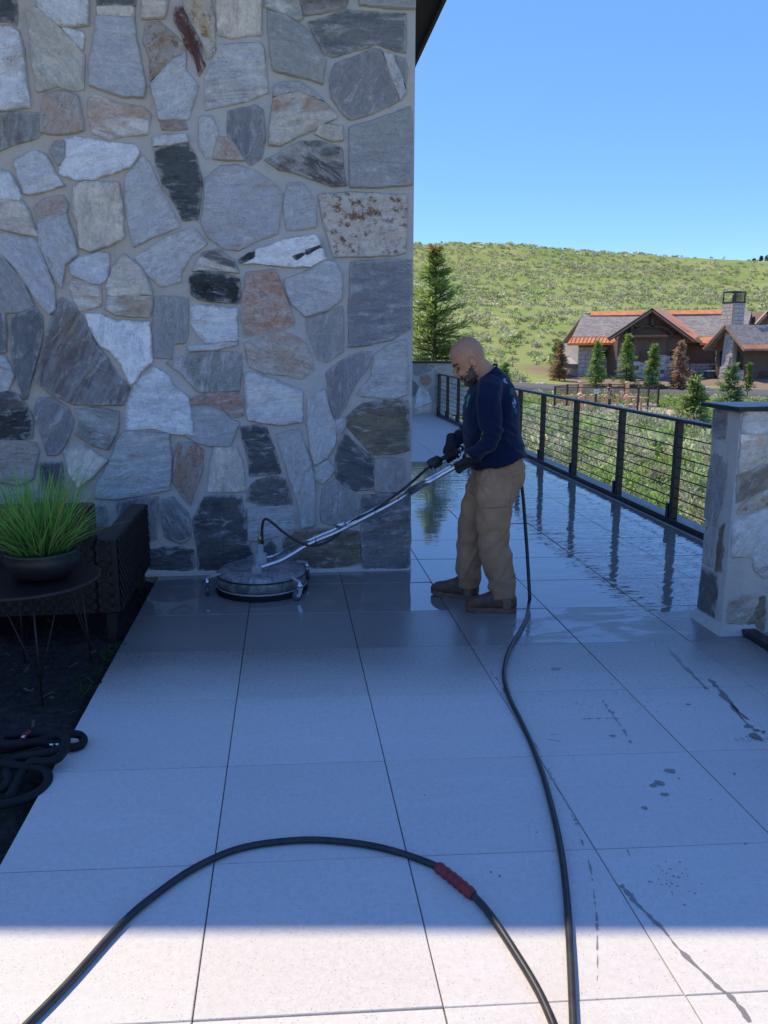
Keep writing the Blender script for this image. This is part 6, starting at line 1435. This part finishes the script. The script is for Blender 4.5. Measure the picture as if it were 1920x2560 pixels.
sp_ = smooth_path([fl(945, 1872, HR), fl(985, 1903, HR+.002), fl(1023, 1935, HR)], 16); rs = [.0155+.0035*abs(math.sin(k*.62)) for k in range(len(sp_))]; rs[0] = rs[-1] = .014
tubeo('coupling_sleeve', sp_, rs, MATS['red_rubber'], cou, 14)
# tangle of spare hose on the mulch
pile = thing('hose_coil', 'tangled pile of thick black hose lying on the mulch, one loop on the paving', 'hose', (-1.25, 2.95, 0))
zc_ = lambda x, y, z: G(x/6.9125, 1780+y/6.9125, z)
def coil(pts, r=.017): tubeo('hose', smooth_path(pts, 8), r, MATS['bristle'], pile, 12)
coil([zc_(-500, 700, .02), zc_(0, 660, .02), zc_(500, 560, .03), zc_(900, 430, .05), zc_(1200, 380, .05), zc_(1380, 400, .03), zc_(1445, 480, .02), zc_(1400, 570, .018), zc_(1260, 610, .018), zc_(1120, 590, .03), zc_(900, 560, .03), zc_(600, 520, .05), zc_(200, 560, .06), zc_(-300, 520, .05)])
coil([zc_(-400, 1250, 0), zc_(0, 1330, 0), zc_(150, 1180, .0), zc_(130, 1000, .01), zc_(300, 800, .03), zc_(700, 730, .05), zc_(1050, 640, .06), zc_(1140, 520, .07), zc_(1120, 440, .06), zc_(900, 380, .05), zc_(500, 380, .05), zc_(100, 420, .04)])
coil([zc_(150, 1500, 0), zc_(250, 1300, .0), zc_(420, 1000, .01), zc_(560, 860, .04), zc_(800, 860, .04), zc_(1000, 800, .05), zc_(1130, 650, .05)])
coil([zc_(-300, 1650, 0), zc_(200, 1570, 0), zc_(600, 1430, 0), zc_(800, 1250, 0), zc_(830, 1080, .01), zc_(700, 980, .02), zc_(450, 950, .02), zc_(100, 900, .03), zc_(-300, 850, .03)])
for x, y in ((880, 565), (985, 560), (1040, 585)): tubeo('clasp', [zc_(x-30, y-4, .062), zc_(x+30, y+8, .064)], .006, MATS['steel'], pile, 8)
tubeo('red_band', [zc_(385, 470, .075), zc_(430, 400, .08), zc_(500, 330, .085)], .010, MATS['red_rubber'], pile, 8); tubeo('clasp', [zc_(395, 445, .088), zc_(425, 395, .09)], .006, MATS['steel'], pile, 8)

# ================================================================ wicker armchair turned away from the camera
AX1 = -.945; AY0, AY1 = 4.45, 5.50; AX0 = -2.25; ZB = -.03
def zr1(x, y): return (x/2.95, 1150+y/2.95)
ch_ = thing('wicker_armchair', 'dark brown woven wicker armchair seen from behind, standing on the mulch by the wall', 'armchair', (-1.6, 4.9, ZB))
seat_z0, arm_z, back_z = .13, .555, .75
ARM_W = .11
def panel(name, lo, hi, parent=ch_): return boxo(name, lo, hi, MATS['wicker'], parent, .012)
panel('back', (AX0, AY0+.012, seat_z0), (AX1-ARM_W-.003, AY0+.10, back_z))
ra = panel('arm', (AX1-ARM_W, AY0+.012, seat_z0), (AX1, AY1, arm_z)); panel('arm', (AX0-ARM_W, AY0+.012, seat_z0), (AX0-.003, AY1, arm_z))
panel('seat_frame', (AX0, AY0+.103, seat_z0), (AX1-ARM_W-.003, AY1-.05, .30))
for x in (AX0-.06, AX1-.06):
    for y in (AY0+.07, AY1-.06): boxo('leg', (x-.025, y-.025, -.06), (x+.025, y+.025, seat_z0-.002), MATS['wicker'], ch_, .003)
cu = NB('cushion_cloth'); nn2 = cu.noise(cu.objc(), 200, 2); cu.bsdf((.06, .055, .05), .9, 0, cu.bump(nn2, .3, .001)); boxo('cushion', (AX0+.01, AY0+.11, .303), (AX1-ARM_W-.01, AY1-.06, .42), cu.m, ch_, .03)
def weave(x0, x1, z0, z1, org, ax, nrm, parent):
    """open wicker weave: flat strands crossing over and under"""
    bm = bmesh.new(); pitch = .030; w = .0105; org, ax, nrm = Vector(org), Vector(ax), Vector(nrm)
    nu, nv = int((x1-x0)/pitch), int((z1-z0)/pitch)
    def strip(u0, v0, u1, v1, hw, d0, vert):
        A = org+ax*u0+Vector((0, 0, v0)); B = org+ax*u1+Vector((0, 0, v1)); s = ax*hw if vert else Vector((0, 0, hw))
        vs_ = [bm.verts.new(p+nrm*d) for p, d in ((A-s, d0[0]), (A+s, d0[0]), ((A+B)/2+s, d0[1]), ((A+B)/2-s, d0[1]), (B+s, d0[0]), (B-s, d0[0]))]
        bm.faces.new((vs_[0], vs_[1], vs_[2], vs_[3])); bm.faces.new((vs_[3], vs_[2], vs_[4], vs_[5]))
    for i in range(nu+1):
        for j in range(nv):
            strip(x0+i*pitch, z0+j*pitch, x0+i*pitch, z0+(j+1)*pitch, w, (.004, .009) if (i+j) % 2 else (.008, .003), True)
    for j in range(nv+1):
        for i in range(nu):
            strip(x0+i*pitch, z0+j*pitch, x0+(i+1)*pitch, z0+j*pitch, w, (.008, .003) if (i+j) % 2 else (.004, .009), False)
    o = bmobj('weave', bm, MATS['wicker'], parent); o['kind'] = 'stuff'
weave(AX0, AX1-ARM_W-.02, seat_z0+.02, back_z-.01, (0, AY0+.012, 0), (1, 0, 0), (0, -1, 0), ch_)
weave(AX1-ARM_W+.01, AX1-.01, seat_z0+.02, arm_z-.01, (0, AY0+.012, 0), (1, 0, 0), (0, -1, 0), ra)
weave(AY0+.04, AY1-.02, seat_z0+.02, arm_z-.01, (AX1, 0, 0), (0, 1, 0), (1, 0, 0), ra)

# ================================================================ round side table with wire legs
TC = Vector((-1.277, 3.95, 0)); TH = .50; TR = .352
tb = thing('side_table', 'round dark metal mesh side table on thin wire legs', 'side table', (TC.x, TC.y, -.04))
latheo('table_top', [(0, TH), (TR-.006, TH), (TR, TH-.004), (TR, TH-.014), (TR-.005, TH-.018), (0, TH-.018)], (TC.x, TC.y, 0), MATS['table_metal'], tb, 72)
def mesh_top():
    bm = bmesh.new(); st = .0135; k = int(TR*2/st)
    for s in (0, 1):
        for i in range(1, k):
            q = -TR+i*st; h = math.sqrt(max(0, (TR-.008)**2-q*q))
            if h < .02: continue
            d = Vector((.7071, .7071, 0)) if s else Vector((.7071, -.7071, 0)); n_ = Vector((-d.y, d.x, 0)); A, B = TC+n_*q-d*h, TC+n_*q+d*h; z = TH+.0016+.0006*s
            vs_ = [bm.verts.new((p.x, p.y, z)) for p in (A+n_*.0018, A-n_*.0018, B-n_*.0018, B+n_*.0018)]; bm.faces.new(vs_)
    o = bmobj('wire_mesh', bm, MATS['table_metal'], tb); o['kind'] = 'stuff'
mesh_top()
foot0 = Vector(G(115, 1777, -.035))
a0 = math.atan2(foot0.y-TC.y, foot0.x-TC.x)
for k in range(4):
    a = a0+k*math.pi/2; f = TC+Vector((math.cos(a), math.sin(a), 0))*.285+Vector((0, 0, -.05)); lg = None
    top = TC+Vector((math.cos(a), math.sin(a), 0))*.255+Vector((0, 0, TH-.02)); lg = tubeo('leg', [top, f], .0052, MATS['table_metal'], tb, 8)
    for s in (-1, 1):
        e = TC+Vector((math.cos(a+s*.62), math.sin(a+s*.62), 0))*.23+Vector((0, 0, TH-.02)); tubeo('brace', [e, f+Vector((0, 0, .12))], .0032, MATS['table_metal'], lg, 6)
    rr_ = [TC+Vector((math.cos(a+.78)*.24+.022*math.cos(t)*-math.sin(a+.78), math.sin(a+.78)*.24+.022*math.cos(t)*math.cos(a+.78), TH-.045+.022*math.sin(t))) for t in np.linspace(0, 6.28, 13)]; tubeo('ring', rr_, .003, MATS['table_metal'], lg, 6)

# ================================================================ potted grass on the table
PC = Vector((-1.175, 3.92, TH+.003))
pt = thing('potted_grass', 'tufty green artificial grass in a dark round bowl on the side table', 'potted plant', PC)
latheo('pot', [(0, 0), (.085, 0), (.135, .025), (.165, .065), (.171, .105), (.166, .128), (.170, .138), (.166, .142), (.158, .138), (.155, .11), (.0, .10)], PC, MATS['pot_glaze'], pt, 48)
latheo('soil', [(0, .112), (.157, .108)], PC, MATS['mulch'], pt, 32)
def pot_grass():
    n = 760; V = []; F = []; T = []
    for i in range(n):
        a = RNG.uniform(0, 2*np.pi); r = .125*np.sqrt(RNG.random()); out = RNG.uniform(.0, .36)*(r/.125)**.7+RNG.normal(0, .035); L = RNG.uniform(.20, .47)*(1 if RNG.random() > .35 else .6); w = RNG.uniform(.0024, .0046)
        if i % 9 == 0: L *= 1.12
        b0 = np.array([PC.x+r*math.cos(a), PC.y+r*math.sin(a), PC.z+.105]); d = np.array([math.cos(a), math.sin(a), 0]); s = np.array([-math.sin(a), math.cos(a), 0])
        ca_, sa_ = math.cos(RNG.uniform(0, 6.28)), math.sin(RNG.uniform(0, 6.28)); s = s*ca_+d*sa_; s /= np.linalg.norm(s)+1e-6
        sw = RNG.normal(0, .05, 2); base = len(V); g = RNG.uniform(.7, 1.25); yel = RNG.random()
        for k in range(6):
            t = k/5; p = b0+d*out*(t**1.6)+np.array([sw[0]*t*t, sw[1]*t*t, 0])+np.array([0, 0, L*t*(1-.18*t*max(out, 0)/.3)]); ww = w*(1-t**2*.9)
            V += [p-s*ww, p+s*ww]; c0 = np.array([.05, .17, .04]); c1 = np.array([.25, .50, .10]) if yel > .3 else np.array([.40, .56, .16]); c_ = (c0*(1-t)**1.3+c1*(1-(1-t)**1.3))*g; c_ = np.array([.34, .27, .12])*g if yel < .05 else c_; T += [c_, c_]
        for k in range(5): F.append((base+2*k, base+2*k+1, base+2*k+3, base+2*k+2))
    o = link('grass_blades', npmesh('grass_blades', np.array(V), np.array(F), np.array(T)), MATS['grass_blade']); setp(o, pt); o['kind'] = 'stuff'
pot_grass()
# few weeds at the edge of the bed
def weeds():
    V = []; T = []
    for (px, py) in ((275, 1640), (262, 1655), (250, 1690), (285, 1625), (30, 1880), (205, 1740)):
        c = G(px, py, -.03)
        for k in range(14):
            V.append(c+np.array([RNG.normal(0, .02), RNG.normal(0, .02), 0])); T.append(np.array([.05, .10, .03])*RNG.uniform(.5, 1.3))
    C = np.array(V); n = len(C); tag(link('weeds', npmesh('weeds', leaf_cloud(C, RNG.uniform(.03, .09, n), np.full(n, .0035), .5), np.arange(n*4).reshape(-1, 4), np.repeat(np.array(T), 4, 0)), MATS['grass_blade']), 'sparse weeds sprouting along the edge of the mulch bed', 'weeds', kind='stuff')
weeds()
